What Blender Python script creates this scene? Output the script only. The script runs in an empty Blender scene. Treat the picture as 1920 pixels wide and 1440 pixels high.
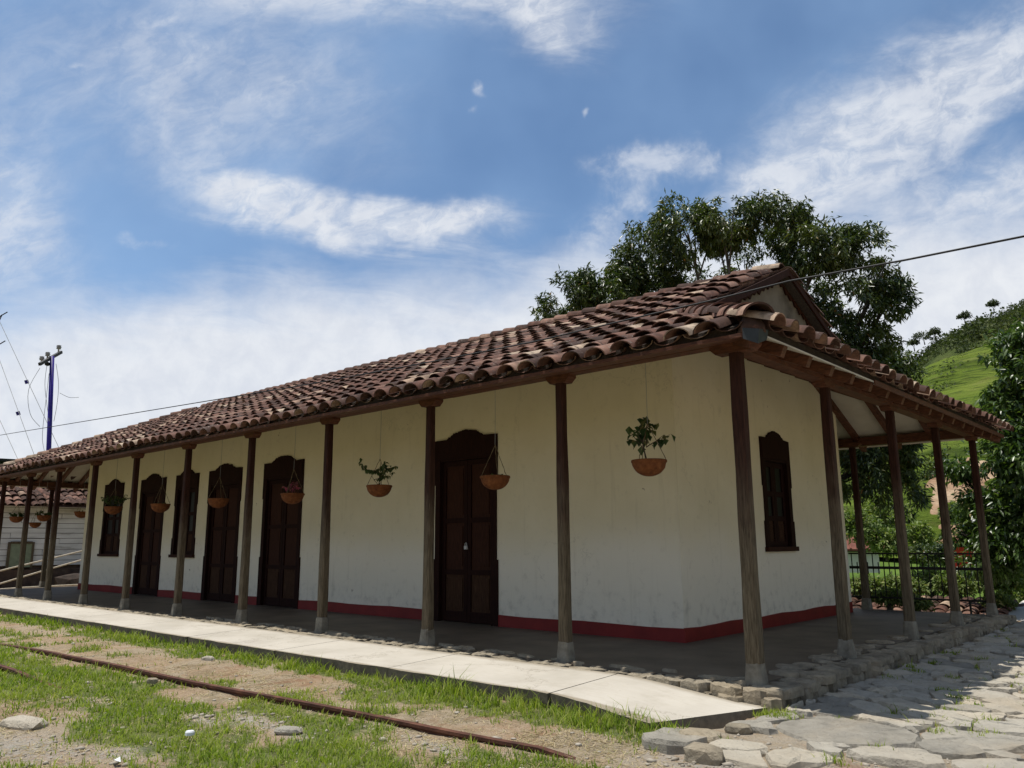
import bpy, math, random
import numpy as np
from mathutils import Vector, Matrix, Quaternion
random.seed(7); rng = np.random.default_rng(7)
S = bpy.context.scene
COL = S.collection
PI = math.pi

# ------------------------------------------------------------------ camera
CAM = Vector((3.3839, -6.9157, 1.2193))
FW = Vector((-0.65894861, 0.72585845, 0.19727198)); RT = Vector((0.73961648, 0.67300392, -0.00576025)); UP = Vector((0.13694594, -0.1421099, 0.98033188))
cd = bpy.data.cameras.new("camera"); cam = bpy.data.objects.new("camera", cd); COL.objects.link(cam)
cd.sensor_width = 36; cd.lens = 1488.34 / 1920 * 36; cd.clip_start = .05; cd.clip_end = 3000
m = Matrix.Identity(4)
for i in range(3):
    m[i][0] = RT[i]; m[i][1] = UP[i]; m[i][2] = -FW[i]; m[i][3] = CAM[i]
cam.matrix_world = m
S.camera = cam
S.view_settings.view_transform = 'Standard'; S.view_settings.look = 'None'
S.view_settings.exposure = 0.0; S.view_settings.gamma = 1; S.view_settings.use_curve_mapping = False
S.render.resolution_x = 1024; S.render.resolution_y = 768

# ------------------------------------------------------------------ node helpers
class NT:
    """tiny expression helper on a node tree"""
    def __init__(s, nt): s.nt = nt; s.n = nt.nodes; s.l = nt.links
    def _in(s, sock, v):
        if v is None: return
        if isinstance(v, bpy.types.NodeSocket): s.l.new(v, sock)
        else: sock.default_value = v
    def math(s, op, a, b=None, c=None, clamp=False):
        n = s.n.new('ShaderNodeMath'); n.operation = op; n.use_clamp = clamp
        s._in(n.inputs[0], a); s._in(n.inputs[1], b); s._in(n.inputs[2], c); return n.outputs[0]
    def add(s, a, b): return s.math('ADD', a, b)
    def sub(s, a, b): return s.math('SUBTRACT', a, b)
    def mul(s, a, b): return s.math('MULTIPLY', a, b)
    def div(s, a, b): return s.math('DIVIDE', a, b)
    def vec(s, op, a, b=None):
        n = s.n.new('ShaderNodeVectorMath'); n.operation = op
        s._in(n.inputs[0], a); s._in(n.inputs[1], b)
        return n.outputs['Value'] if op in ('DOT_PRODUCT', 'LENGTH') else n.outputs['Vector']
    def sep(s, v): n = s.n.new('ShaderNodeSeparateXYZ'); s._in(n.inputs[0], v); return n.outputs
    def comb(s, x, y, z=0.0):
        n = s.n.new('ShaderNodeCombineXYZ'); s._in(n.inputs[0], x); s._in(n.inputs[1], y); s._in(n.inputs[2], z); return n.outputs[0]
    def noise(s, v, scale=5., detail=4., rough=.55, dist=0., col=False):
        n = s.n.new('ShaderNodeTexNoise'); s._in(n.inputs['Vector'], v)
        s._in(n.inputs['Scale'], scale); s._in(n.inputs['Detail'], detail); s._in(n.inputs['Roughness'], rough); s._in(n.inputs['Distortion'], dist)
        return n.outputs['Color'] if col else n.outputs['Fac']
    def smooth(s, v, a, b, lo=0., hi=1.):
        n = s.n.new('ShaderNodeMapRange'); n.interpolation_type = 'SMOOTHSTEP'
        s._in(n.inputs[0], v); s._in(n.inputs[1], a); s._in(n.inputs[2], b); s._in(n.inputs[3], lo); s._in(n.inputs[4], hi); return n.outputs[0]
    def mix(s, f, a, b, mode='MIX'):
        n = s.n.new('ShaderNodeMix'); n.data_type = 'RGBA'; n.blend_type = mode
        s._in(n.inputs[0], f); s._in(n.inputs[6], a if isinstance(a, bpy.types.NodeSocket) else (*a, 1)[:4]); s._in(n.inputs[7], b if isinstance(b, bpy.types.NodeSocket) else (*b, 1)[:4])
        return n.outputs[2]
    def ramp(s, f, stops):
        n = s.n.new('ShaderNodeValToRGB'); e = n.color_ramp.elements
        while len(e) > 1: e.remove(e[-1])
        e[0].position = stops[0][0]; e[0].color = (*stops[0][1], 1)
        for p, c in stops[1:]:
            k = e.new(p); k.color = (*c, 1)
        s._in(n.inputs[0], f); return n.outputs[0]

# ------------------------------------------------------------------ world: nishita sky with clouds laid on it by world direction
SUN = Vector((-.72, -.40, 3.2)).normalized()
w = bpy.data.worlds.new("World"); S.world = w; w.use_nodes = True
T = NT(w.node_tree); T.n.clear()
out = T.n.new('ShaderNodeOutputWorld'); bg = T.n.new('ShaderNodeBackground')
sky = T.n.new('ShaderNodeTexSky'); sky.sky_type = 'NISHITA'; sky.sun_disc = False
sky.sun_elevation = math.asin(SUN.z); sky.sun_rotation = math.atan2(SUN.x, SUN.y)
sky.altitude = 1500; sky.air_density = 1.0; sky.dust_density = .6; sky.ozone_density = 1.6
SKYS = 0.085
dirv = T.vec('NORMALIZE', T.n.new('ShaderNodeTexCoord').outputs['Generated'])
dz = T.vec('DOT_PRODUCT', dirv, (0, 0, 1))
# tangent-plane coordinates about one fixed heading (north-west, 11 degrees up)
f = T.vec('DOT_PRODUCT', dirv, tuple(FW)); fs = T.math('MAXIMUM', f, .05)
uu = T.div(T.vec('DOT_PRODUCT', dirv, tuple(RT)), fs); vv = T.div(T.vec('DOT_PRODUCT', dirv, tuple(UP)), fs)
px = T.add(T.mul(uu, 14.8834), 9.6); py = T.sub(7.2, T.mul(vv, 14.8834))      # units of about 3.8 degrees
P = T.comb(px, py)
wn = T.noise(P, .35, 5., .6, col=True); wn_x = T.sep(wn)[0]
# proper warp: P + (wn-.5)*1.6
n_ = T.n.new('ShaderNodeVectorMath'); n_.operation = 'SCALE'; T.l.new(T.vec('SUBTRACT', wn, (.5, .5, .5)), n_.inputs[0]); n_.inputs['Scale'].default_value = 1.5
Pw = T.vec('ADD', P, n_.outputs[0]); sx, sy, _ = T.sep(Pw)
def blob(cx, cy, rx, ry, deg, amp):
    a = math.radians(deg); c, s_ = math.cos(a), math.sin(a)
    dx = T.sub(sx, cx); dy = T.sub(sy, cy)
    a1 = T.div(T.add(T.mul(dx, c), T.mul(dy, s_)), rx); b1 = T.div(T.sub(T.mul(dy, c), T.mul(dx, s_)), ry)
    r2 = T.add(T.mul(a1, a1), T.mul(b1, b1))
    return T.mul(T.math('EXPONENT', T.mul(r2, -1.0)), amp)
# streaky fibre noise, two directions
str1 = T.noise(T.comb(T.add(T.mul(px, .45), T.mul(py, .12)), T.mul(T.sub(py, T.mul(px, .12)), 1.7)), .9, 9., .62, .5)
str2 = T.noise(T.comb(T.add(T.mul(px, .8), T.mul(py, -.35)), T.mul(T.add(py, T.mul(px, .4)), 1.5)), .8, 10., .62, .6)
puff = T.noise(P, 1.6, 10., .62, .3)
fine = T.noise(T.comb(T.add(px, T.mul(wn_x, 2.2)), T.mul(T.add(py, T.mul(px, .25)), 1.6)), 1.3, 12., .66, .4)
dens = None
def cloud(lst, nz, k, lo, hi, mx):
    global dens
    s_ = None
    for b in lst:
        v = blob(*b); s_ = v if s_ is None else T.add(s_, v)
    v = T.add(s_, T.mul(T.mul(T.sub(nz, .5), k), T.math('MINIMUM', T.mul(s_, 2.2), 1.0)))
    v = T.mul(T.smooth(v, lo, hi, 0., mx), T.smooth(fine, .34, .62, .50, 1.0))
    dens = v if dens is None else T.math('SUBTRACT', 1.0, T.mul(T.sub(1.0, dens), T.sub(1.0, v)))
cloud([(7.6, -.5, 3.6, .95, 5, 1.1), (10.2, .4, 1.1, .6, 38, .95), (4.6, -.4, 2.6, .6, 0, .5)], str1, 1.3, .08, 1.25, .86)
cloud([(4.7, 3.55, 1.2, .42, 18, 1.0), (6.2, 4.1, 2.3, .48, 6, 1.3), (8.6, 4.0, 1.3, .34, -4, 1.1)], str1, 1.5, .10, 1.15, .92)
cloud([(16.4, 2.6, 2.6, 1.25, -28, 1.15), (18.4, 1.4, 1.9, .9, -38, 1.0), (14.6, 3.6, 1.2, .6, -12, .95), (18.6, 3.75, 2.0, .5, -22, .95), (18.2, 5.4, 3.0, .9, -8, .95)], str2, 1.35, .06, 1.2, .84)
cloud([(.1, 4.2, 1.2, 1.6, -20, .85), (2.2, 1.1, 4.2, 1.6, -4, .42), (5.2, 2.0, 2.6, 1.5, 20, .34), (3.4, 3.0, .9, .9, 30, .4)], str2, .9, .02, 1.0, .70)
cloud([(12.2, 2.9, 1.2, .34, -6, .8), (11.8, 3.6, 1.1, .5, -45, .7), (11.2, 4.4, 1.0, .4, -20, .5), (13.2, 2.95, .35, .28, 0, .6), (4.9, 1.72, .75, .2, -22, .65), (2.9, .42, .5, .28, 0, .5), (9.05, 1.72, .16, .10, 20, .7), (8.94, 2.05, .12, .08, 0, .6), (10.94, 2.12, .07, .10, 0, .5), (1.4, 1.35, .3, .1, 0, .5), (2.6, 4.55, .5, .14, 0, .55)], puff, 2.2, .12, 1.2, .60)
# bright milky bank low over the horizon; its edge climbs to the right
edge = T.add(T.mul(T.sub(12.0, px), T.smooth(px, 0., 12., .10, .16)), 4.25)
edge = T.add(edge, T.mul(T.smooth(px, 15., 18., 0., 1.), .6))
bank = T.smooth(T.add(T.sub(sy, edge), T.mul(T.sub(str1, .5), 1.4)), -.45, 1.5, 0., .95)
front = T.smooth(f, .35, .55)
dens_f = T.sub(1.0, T.mul(T.sub(1.0, dens), T.sub(1.0, bank)))
# everywhere else: unseen broken cloud on a flat ceiling, dimmed to cut shade fill
zc = T.math('MAXIMUM', dz, .06); dx_, dy_, _z = T.sep(dirv)
pc = T.comb(T.div(dx_, zc), T.div(dy_, zc))
gen = T.smooth(T.noise(pc, .9, 8., .6, .6), .38, .66, .1, .85)
gen = T.sub(1.0, T.mul(T.sub(1.0, gen), T.sub(1.0, T.smooth(dz, .04, .26, .8, 0.))))
dens_all = T.add(T.mul(dens_f, front), T.mul(gen, T.sub(1.0, front)))
veil = T.add(T.smooth(T.noise(P, .22, 4., .5), .2, .9, .10, .40), T.smooth(px, 12., 0., 0., .12))
skyc = T.mix(veil, sky.outputs[0], (6.6, 7.6, 9.4))
skyc = T.mix(1.0, skyc, (.84, 1.08, 1.26), 'MULTIPLY')
cc = T.mix(T.smooth(puff, .3, .7), (8.6, 9.0, 9.8), (9.8, 10.1, 10.6))
cc = T.mix(front, (5.5, 5.5, 5.6), cc)  # clouds out of view kept greyer to hold down fill in the shade
fin = T.mix(dens_all, skyc, cc)
T.l.new(fin, bg.inputs[0]); bg.inputs[1].default_value = SKYS
T.l.new(bg.outputs[0], out.inputs[0])

# ------------------------------------------------------------------ sun
sd = bpy.data.lights.new("sun", 'SUN'); so = bpy.data.objects.new("sun", sd); COL.objects.link(so)
sd.energy = 5.0; sd.angle = math.radians(.55); sd.color = (1, .955, .88)
so.rotation_mode = 'QUATERNION'; so.rotation_quaternion = SUN.to_track_quat('Z', 'Y')

# ------------------------------------------------------------------ materials
MT = {}
def new_mat(name):
    mt = bpy.data.materials.new(name); mt.use_nodes = True; t = NT(mt.node_tree)
    b = t.n['Principled BSDF']; MT[name] = mt; return mt, t, b
def finish(t, b, col, rough, bumpv=None, bstr=.3, bdist=.01, spec=.3):
    t._in(b.inputs['Base Color'], col if isinstance(col, bpy.types.NodeSocket) else (*col, 1)); t._in(b.inputs['Roughness'], rough); b.inputs['Specular IOR Level'].default_value = spec
    if bumpv is not None:
        n = t.n.new('ShaderNodeBump'); n.inputs['Strength'].default_value = bstr; n.inputs['Distance'].default_value = bdist
        t.l.new(bumpv, n.inputs['Height']); t.l.new(n.outputs[0], b.inputs['Normal'])
def pos(t): return t.n.new('ShaderNodeNewGeometry').outputs['Position']
def rnd(t):
    g = t.n.new('ShaderNodeNewGeometry').outputs['Random Per Island']; o = t.n.new('ShaderNodeObjectInfo').outputs['Random']
    return t.math('FRACT', t.add(g, o))
def simple(name, stops, scale=4., detail=5., rough=.8, bump=.3, bdist=.004, bscale=None, stretch=(1, 1, 1), obj=False, spec=.3):
    mt, t, b = new_mat(name)
    p = t.n.new('ShaderNodeTexCoord').outputs['Object'] if obj else pos(t)
    p = t.vec('MULTIPLY', p, stretch)
    n = t.noise(p, scale, detail, .6)
    c = t.ramp(n, stops)
    finish(t, b, c, rough, t.noise(p, bscale or scale * 6, 5., .6), bump, bdist, spec)
    return mt
# lime plaster: cream, faint stains, a few spalls
mt, t, b = new_mat('plaster')
p = pos(t); n1 = t.noise(p, .7, 6., .6); n2 = t.noise(p, 6., 6., .65)
c = t.ramp(n1, [(.3, (.65, .58, .40)), (.55, (.71, .64, .46)), (.8, (.76, .69, .52))])
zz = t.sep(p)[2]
c = t.mix(t.smooth(t.add(zz, t.mul(t.sub(n1, .5), .9)), .9, 1.6, .85, 0.), c, (.79, .735, .61))  # paler, less yellow lower wall: skylight under the eave put into the colour
c = t.mix(t.smooth(n2, .55, .78, 0., .32), c, (.36, .32, .24))
vo = t.n.new('ShaderNodeTexVoronoi'); vo.feature = 'DISTANCE_TO_EDGE'; vo.inputs['Scale'].default_value = .55; wv = t.n.new('ShaderNodeVectorMath'); wv.operation = 'SCALE'; t.l.new(t.noise(p, 2.5, 6., .7, col=True), wv.inputs[0]); wv.inputs['Scale'].default_value = .9
t.l.new(t.vec('ADD', p, wv.outputs[0]), vo.inputs['Vector'])
crk = t.mul(t.smooth(vo.outputs['Distance'], .0, .005, .35, 0.), t.smooth(t.noise(p, .8, 3.), .48, .6))
c = t.mix(crk, c, (.22, .19, .14))
strk = t.noise(t.vec('MULTIPLY', p, (5., 5., .35)), 2., 6., .65)
c = t.mix(t.smooth(strk, .56, .74, 0., .18), c, (.38, .33, .22))
zz0 = t.sep(p)[2]
c = t.mix(t.mul(t.smooth(zz0, .15, .75, 1., 0.), t.smooth(n2, .45, .68, 0., .35)), c, (.38, .34, .27))
sp = t.math('GREATER_THAN', t.noise(p, 5.5, 3., .6), .735)
c = t.mix(t.mul(sp, .7), c, (.25, .19, .13))
finish(t, b, c, .9, t.add(t.noise(p, 30., 5., .6), t.mul(t.noise(p, 3., 4., .5), 3.)), .35, .006, .15)
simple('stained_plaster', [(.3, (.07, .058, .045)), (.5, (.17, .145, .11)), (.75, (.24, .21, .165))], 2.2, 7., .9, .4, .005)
mt, t, b = new_mat('soffit_white')
p = pos(t); finish(t, b, t.ramp(t.noise(p, 1.5, 5., .6), [(.3, (.42, .39, .33)), (.7, (.56, .53, .46))]), .85, t.noise(p, 20., 4.), .2, .004)
simple('red_paint', [(.3, (.15, .010, .009)), (.7, (.22, .018, .014))], 3., 6., .55, .2, .004)
# timber
def wood(name, a, bcol, c2, scale=3., stretch=(6, 6, .8), rough=.6, weather=False, spec=.3):
    mt, t, b = new_mat(name)
    p = pos(t); q = t.vec('MULTIPLY', p, stretch)
    g = t.noise(q, scale * 3, 8., .65, .4)
    c = t.ramp(g, [(.3, a), (.55, bcol), (.75, c2)])
    if weather:   # the foot of the posts is bleached by rain, the top still carries its varnish
        zz = t.add(t.sep(p)[2], t.mul(t.sub(t.noise(p, 2.5, 4.), .5), 1.2))
        g2 = t.ramp(g, [(.3, (.04, .030, .018)), (.5, (.115, .090, .058)), (.75, (.20, .165, .11))])
        c = t.mix(t.smooth(zz, .9, 2.3, 1., 0.), c, g2)
    finish(t, b, c, rough, g, .5, .006, spec)
wood('post_wood', (.014, .006, .004), (.04, .015, .009), (.07, .028, .017), weather=True, stretch=(8, 8, .6), spec=.15, rough=.8)
wood('beam_wood', (.035, .012, .006), (.095, .034, .016), (.16, .065, .032), stretch=(1.2, 1.2, 5), rough=.65)
wood('door_wood', (.009, .0025, .0015), (.020, .006, .0035), (.032, .010, .006), stretch=(8, 8, .7), rough=.75, spec=.12)
wood('panel_wood', (.020, .007, .004), (.042, .015, .008), (.065, .026, .014), stretch=(8, 8, .7), rough=.75, spec=.12)
mt, t, b = new_mat('panel_low'); p = pos(t)
g = t.noise(t.vec('MULTIPLY', p, (8, 8, .7)), 9., 8., .65, .4)
finish(t, b, t.ramp(g, [(.3, (.022, .009, .005)), (.55, (.055, .026, .013)), (.75, (.10, .055, .032))]), .8, g, .5, .006, .12)
wood('verge_grey', (.03, .026, .022), (.07, .062, .052), (.11, .10, .085), stretch=(6, 1, 6))
wood('pole_wood', (.35, .29, .21), (.50, .44, .34), (.62, .56, .46), stretch=(1, 1, 1), rough=.8)
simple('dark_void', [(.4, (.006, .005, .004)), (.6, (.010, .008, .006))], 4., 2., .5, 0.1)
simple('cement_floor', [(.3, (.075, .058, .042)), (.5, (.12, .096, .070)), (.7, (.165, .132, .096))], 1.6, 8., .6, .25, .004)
simple('cement_base', [(.3, (.13, .115, .09)), (.55, (.23, .21, .165)), (.75, (.31, .285, .23))], 9., 6., .85, .5, .006, obj=False)
# concrete walkway
mt, t, b = new_mat('concrete')
p = pos(t); n1 = t.noise(p, .8, 8., .6); n2 = t.noise(t.vec('MULTIPLY', p, (1, 5, 1)), 5., 8., .7)
c = t.ramp(n1, [(.3, (.39, .36, .305)), (.5, (.465, .43, .37)), (.75, (.53, .495, .43))])
c = t.mix(t.smooth(n2, .45, .8, 0., .35), c, (.36, .31, .235))
c = t.mix(t.smooth(t.noise(p, 26., 3., .5), .66, .78, 0., .35), c, (.26, .22, .17))
c = t.mix(t.smooth(t.noise(p, 2.3, 7., .7), .50, .68, 0., .45), c, (.36, .325, .265))
vo = t.n.new('ShaderNodeTexVoronoi'); vo.feature = 'DISTANCE_TO_EDGE'; vo.inputs['Scale'].default_value = .42; wv = t.n.new('ShaderNodeVectorMath'); wv.operation = 'SCALE'; t.l.new(t.noise(p, 3., 6., .7, col=True), wv.inputs[0]); wv.inputs['Scale'].default_value = .8
t.l.new(t.vec('ADD', p, wv.outputs[0]), vo.inputs['Vector'])
c = t.mix(t.smooth(vo.outputs['Distance'], .0, .006, .6, 0.), c, (.20, .17, .13))
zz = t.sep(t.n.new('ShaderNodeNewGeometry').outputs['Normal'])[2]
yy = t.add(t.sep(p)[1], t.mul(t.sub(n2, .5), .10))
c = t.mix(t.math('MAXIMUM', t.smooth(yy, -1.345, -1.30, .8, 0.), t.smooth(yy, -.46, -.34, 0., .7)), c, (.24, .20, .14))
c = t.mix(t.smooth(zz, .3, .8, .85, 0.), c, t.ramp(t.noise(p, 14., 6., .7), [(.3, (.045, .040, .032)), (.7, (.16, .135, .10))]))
finish(t, b, c, .9, t.add(t.noise(p, 60., 4., .6), t.mul(t.noise(p, 6., 5.), 2.)), .4, .004, .2)
# rock, one tone per stone
def rock(name, a, bcol, c2, bs=.6):
    mt, t, b = new_mat(name)
    p = pos(t); r = rnd(t)
    n1 = t.noise(p, 5., 8., .65)
    c = t.ramp(n1, [(.28, a), (.5, bcol), (.72, c2)])
    c = t.mix(.6 if name == 'paving_rock' else .25, c, t.ramp(r, [(0., (.21, .20, .175)), (.35, (.45, .42, .355)), (.7, (.55, .48, .365)), (1., (.38, .36, .315))]), 'MIX')
    c = t.mix(t.smooth(t.noise(p, 1.3, 5.), .45, .7, 0., .35), c, (.40, .31, .20))
    c = t.mix(t.smooth(t.noise(p, 38., 4., .6), .58, .72, 0., .5), c, (.14, .12, .10))
    finish(t, b, c, .9, t.add(t.noise(t.vec('MULTIPLY', p, (1, 1.8, 1)), 16., 9., .7), t.mul(t.noise(p, 4., 3.), 1.2)), bs, .035, .12)
rock('paving_rock', (.25, .225, .18), (.46, .42, .345), (.62, .57, .475), 1.)
rock('edge_rock', (.08, .065, .045), (.27, .225, .155), (.48, .41, .30), 1.)
# roof tile: fired clay, each with its own burn, lichen and soot
def tile_mat(name, dark):
    mt, t, b = new_mat(name)
    p = pos(t); r = rnd(t)
    c = t.ramp(r, [(0., (.045, .027, .021)), (.2, (.078, .044, .033)), (.4, (.125, .062, .045)), (.6, (.155, .082, .060)), (.76, (.215, .118, .085)), (.86, (.27, .160, .118)), (.93, (.42, .30, .21)), (1., (.48, .38, .28))])
    c = t.mix(t.smooth(t.noise(p, 5., 7., .7), .38, .62, 0., dark), c, (.04, .026, .021))
    lich = t.smooth(t.noise(p, 20., 6., .75), .54, .68, 0., .7)
    c = t.mix(t.mul(lich, t.smooth(t.noise(p, 1.3, 3.), .45, .6)), c, (.42, .37, .32))
    c = t.mix(t.smooth(t.noise(p, 11., 5., .6), .52, .7, 0., .35), c, (.27, .13, .09))
    finish(t, b, c, .88, t.add(t.noise(p, 45., 5., .65), t.mul(t.noise(p, 8., 3.), 1.2)), .5, .007, .15)
tile_mat('clay_tile', .65)
tile_mat('pan_clay', .7)
simple('mouth_shade', [(.3, (.02, .015, .011)), (.7, (.05, .036, .026))], 9., 6., .95, .8, .01)
# ground
mt, t, b = new_mat('soil')
p = pos(t)
at = t.n.new('ShaderNodeAttribute'); at.attribute_name = 'mask'
ar, ag, ab = t.n.new('ShaderNodeSeparateColor'), None, None
t.l.new(at.outputs['Color'], ar.inputs[0]); gr, gv, fr = ar.outputs[0], ar.outputs[1], ar.outputs[2]
n1 = t.noise(p, 1.1, 8., .65); n2 = t.noise(p, 14., 8., .7); n3 = t.noise(p, 60., 4., .6)
c = t.ramp(n1, [(.30, (.36, .28, .185)), (.45, (.43, .345, .24)), (.56, (.40, .275, .17)), (.72, (.50, .42, .31))])
c = t.mix(t.smooth(n2, .45, .7, 0., .5), c, (.44, .375, .28))
c = t.mix(t.smooth(n3, .50, .66, 0., .6), c, (.17, .13, .08))
c = t.mix(t.smooth(t.noise(p, 130., 3., .6), .60, .68, 0., .6), c, (.55, .50, .42))
c = t.mix(t.smooth(t.noise(p, 3.2, 6., .7), .50, .66, 0., .55), c, (.19, .155, .085))
c = t.mix(t.smooth(t.noise(p, 1.7, 5., .7), .56, .68, 0., .6), c, (.26, .13, .07))
c = t.mix(t.mul(gv, t.smooth(n2, .3, .6)), c, (.42, .39, .34))
gg = t.ramp(t.noise(p, 9., 8., .7), [(.3, (.05, .075, .018)), (.5, (.10, .145, .03)), (.7, (.18, .20, .07))])
gk = t.smooth(t.add(gr, t.mul(t.sub(n2, .5), .7)), .38, .72)
c = t.mix(t.mul(gk, .8), c, gg)
farg = t.ramp(t.noise(p, .12, 6., .6), [(.3, (.06, .11, .02)), (.6, (.13, .20, .035)), (.8, (.20, .22, .07))])
c = t.mix(fr, c, farg)
finish(t, b, c, .95, t.add(t.add(n2, t.mul(n3, .7)), t.mul(t.noise(p, 4., 4.), 1.5)), 1., .045, .1)
simple('pebble', [(.3, (.22, .19, .145)), (.5, (.35, .31, .25)), (.7, (.47, .43, .36))], 3., 4., .9, .3, .004)
simple('rust', [(.3, (.040, .016, .010)), (.5, (.085, .035, .022)), (.68, (.15, .065, .038)), (.8, (.20, .11, .07))], 7., 8., .85, .6, .004)
simple('iron', [(.4, (.010, .009, .009)), (.7, (.022, .020, .018))], 8., 3., .5, .2, .002)
simple('cable_rubber', [(.4, (.012, .012, .012)), (.7, (.03, .03, .03))], 2., 3., .6, .1, .001)
simple('steel_wire', [(.4, (.22, .22, .22)), (.7, (.32, .32, .31))], 5., 3., .5, .1, .001)
simple('blue_paint', [(.3, (.018, .008, .16)), (.7, (.03, .014, .24))], 2., 4., .5, .1, .002)
simple('porcelain', [(.4, (.25, .24, .24)), (.7, (.42, .41, .40))], 9., 3., .35, .1, .002)
simple('grey_flashing', [(.4, (.022, .026, .028)), (.7, (.04, .045, .048))], 4., 4., .6, .2, .003)
simple('coir', [(.3, (.10, .034, .012)), (.55, (.19, .066, .022)), (.75, (.27, .11, .04))], 18., 7., .95, .9, .006)
simple('potting_soil', [(.4, (.02, .012, .008)), (.7, (.05, .032, .02))], 20., 4., .95, .6, .006)
simple('twig', [(.3, (.03, .022, .014)), (.7, (.085, .065, .045))], 8., 6., .9, .5, .006)
simple('bark', [(.3, (.03, .026, .02)), (.5, (.075, .065, .05)), (.75, (.14, .125, .10))], 3., 8., .95, .9, .03)
simple('sisal', [(.4, (.12, .09, .05)), (.7, (.22, .17, .10))], 20., 3., .9, .3, .002)
def leafm(name, stops, trans=.35, rough=.45, spec=.4, tint=None):
    mt, t, b = new_mat(name); r = rnd(t); p = pos(t)
    c = t.ramp(r, stops)
    c = t.mix(t.smooth(t.noise(p, .9, 4.), .4, .65, 0., .45), c, tint or stops[-2][1])
    finish(t, b, c, rough, None, spec=spec)
    tr = t.n.new('ShaderNodeBsdfTranslucent'); t.l.new(t.mix(1., c, (1.3, 1.5, .5), 'MULTIPLY'), tr.inputs[0])
    mx = t.n.new('ShaderNodeMixShader'); mx.inputs[0].default_value = trans
    t.l.new(b.outputs[0], mx.inputs[1]); t.l.new(tr.outputs[0], mx.inputs[2]); t.l.new(mx.outputs[0], t.n['Material Output'].inputs[0])
leafm('mango_leaf', [(0., (.014, .028, .009)), (.4, (.030, .052, .014)), (.75, (.060, .088, .026)), (.94, (.11, .14, .04)), (.985, (.13, .15, .03)), (1., (.28, .11, .03))], .22, .38, .5)
leafm('bright_leaf', [(0., (.022, .048, .012)), (.45, (.045, .085, .02)), (.8, (.08, .13, .03)), (1., (.14, .19, .05))], .3, .35, .5)
leafm('bush_leaf', [(0., (.05, .08, .02)), (.5, (.13, .18, .05)), (.85, (.20, .25, .08)), (1., (.36, .32, .14))], .3, .6, .3)
leafm('far_leaf', [(0., (.026, .040, .017)), (.5, (.055, .074, .030)), (.85, (.085, .105, .044)), (1., (.14, .15, .07))], .2, .8, .2)
leafm('pot_leaf', [(0., (.02, .045, .014)), (.6, (.045, .085, .022)), (.85, (.07, .10, .03)), (1., (.16, .14, .05))], .3, .5, .4)
leafm('flower_leaf', [(0., (.03, .05, .02)), (.5, (.05, .07, .03)), (.8, (.45, .08, .20)), (1., (.55, .20, .28))], .3, .6, .3)
leafm('straw', [(0., (.18, .12, .06)), (.4, (.38, .30, .17)), (.8, (.54, .45, .28)), (1., (.20, .22, .08))], .2, .8, .1)
leafm('grass_blade', [(0., (.075, .12, .012)), (.4, (.16, .235, .02)), (.75, (.25, .325, .035)), (.91, (.34, .37, .08)), (1., (.42, .37, .18))], .35, .6, .25)
simple('whitewash', [(.28, (.25, .23, .20)), (.42, (.58, .57, .55)), (.7, (.76, .75, .73))], 1.6, 9., .9, .6, .006, bscale=8., stretch=(1, .5, 2.5))
simple('old_brick', [(.3, (.05, .032, .025)), (.6, (.11, .07, .05)), (.8, (.20, .16, .12))], 4., 7., .95, .8, .01)
simple('mound_shade', [(.3, (.02, .015, .012)), (.6, (.05, .035, .027)), (.8, (.10, .08, .06))], 4., 7., .95, .9, .02)
simple('green_shutter', [(.3, (.17, .20, .13)), (.7, (.26, .30, .20))], 5., 6., .8, .3, .004)
simple('beige_wall', [(.3, (.30, .27, .21)), (.7, (.38, .35, .28))], 1., 4., .9, .2, .004)
simple('white_wall', [(.3, (.50, .48, .44)), (.7, (.64, .62, .58))], 1., 4., .9, .2, .004)
simple('pale_sheet', [(.3, (.42, .40, .37)), (.5, (.55, .53, .49)), (.7, (.62, .60, .57))], 1.2, 8., .7, .3, .005)
simple('red_sheet', [(.3, (.10, .035, .022)), (.6, (.17, .06, .04)), (.8, (.22, .10, .07))], 1.5, 6., .8, .4, .01)
simple('red_paint_bright', [(.4, (.45, .02, .012)), (.7, (.55, .03, .02))], 2., 3., .5, .1, .002)
simple('plastic_white', [(.4, (.70, .72, .75)), (.7, (.80, .81, .82))], 5., 2., .4, .1, .001)
simple('plastic_blue', [(.4, (.04, .06, .40)), (.7, (.08, .10, .50))], 5., 2., .4, .1, .001)
simple('padlock_metal', [(.4, (.40, .40, .38)), (.7, (.55, .55, .53))], 9., 2., .4, .1, .001)
simple('cut_earth', [(.3, (.16, .085, .045)), (.5, (.32, .20, .12)), (.7, (.44, .33, .22))], .28, 9., .95, 1., .3, bscale=1.2, stretch=(1, 1, 2.5))
# pasture with cattle terraces
mt, t, b = new_mat('pasture')
p = pos(t); n1 = t.noise(p, .035, 6., .6)
c = t.ramp(n1, [(.3, (.078, .115, .016)), (.5, (.12, .17, .024)), (.7, (.17, .21, .038))])
ter = t.noise(t.vec('MULTIPLY', p, (.10, .10, 1.1)), 1., 7., .7, 1.2)
c = t.mix(t.smooth(ter, .47, .58, 0., .8), c, (.030, .050, .010))
c = t.mix(t.smooth(t.noise(p, .5, 7., .7), .55, .68, 0., .5), c, (.16, .155, .05))
c = t.mix(t.smooth(t.noise(p, .09, 6., .6), .60, .75, 0., .4), c, (.19, .16, .07))
finish(t, b, c, .95, t.add(ter, t.mul(t.noise(p, .9, 6., .7), .6)), 1., 1.0, .05)
mt, t, b = new_mat('forest_floor')
p = pos(t); c = t.ramp(t.noise(p, .05, 8., .7), [(.3, (.035, .052, .018)), (.5, (.075, .10, .030)), (.7, (.13, .145, .05))])
finish(t, b, c, .95, t.noise(p, .3, 8., .7), 1., 2.5, .05)

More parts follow.
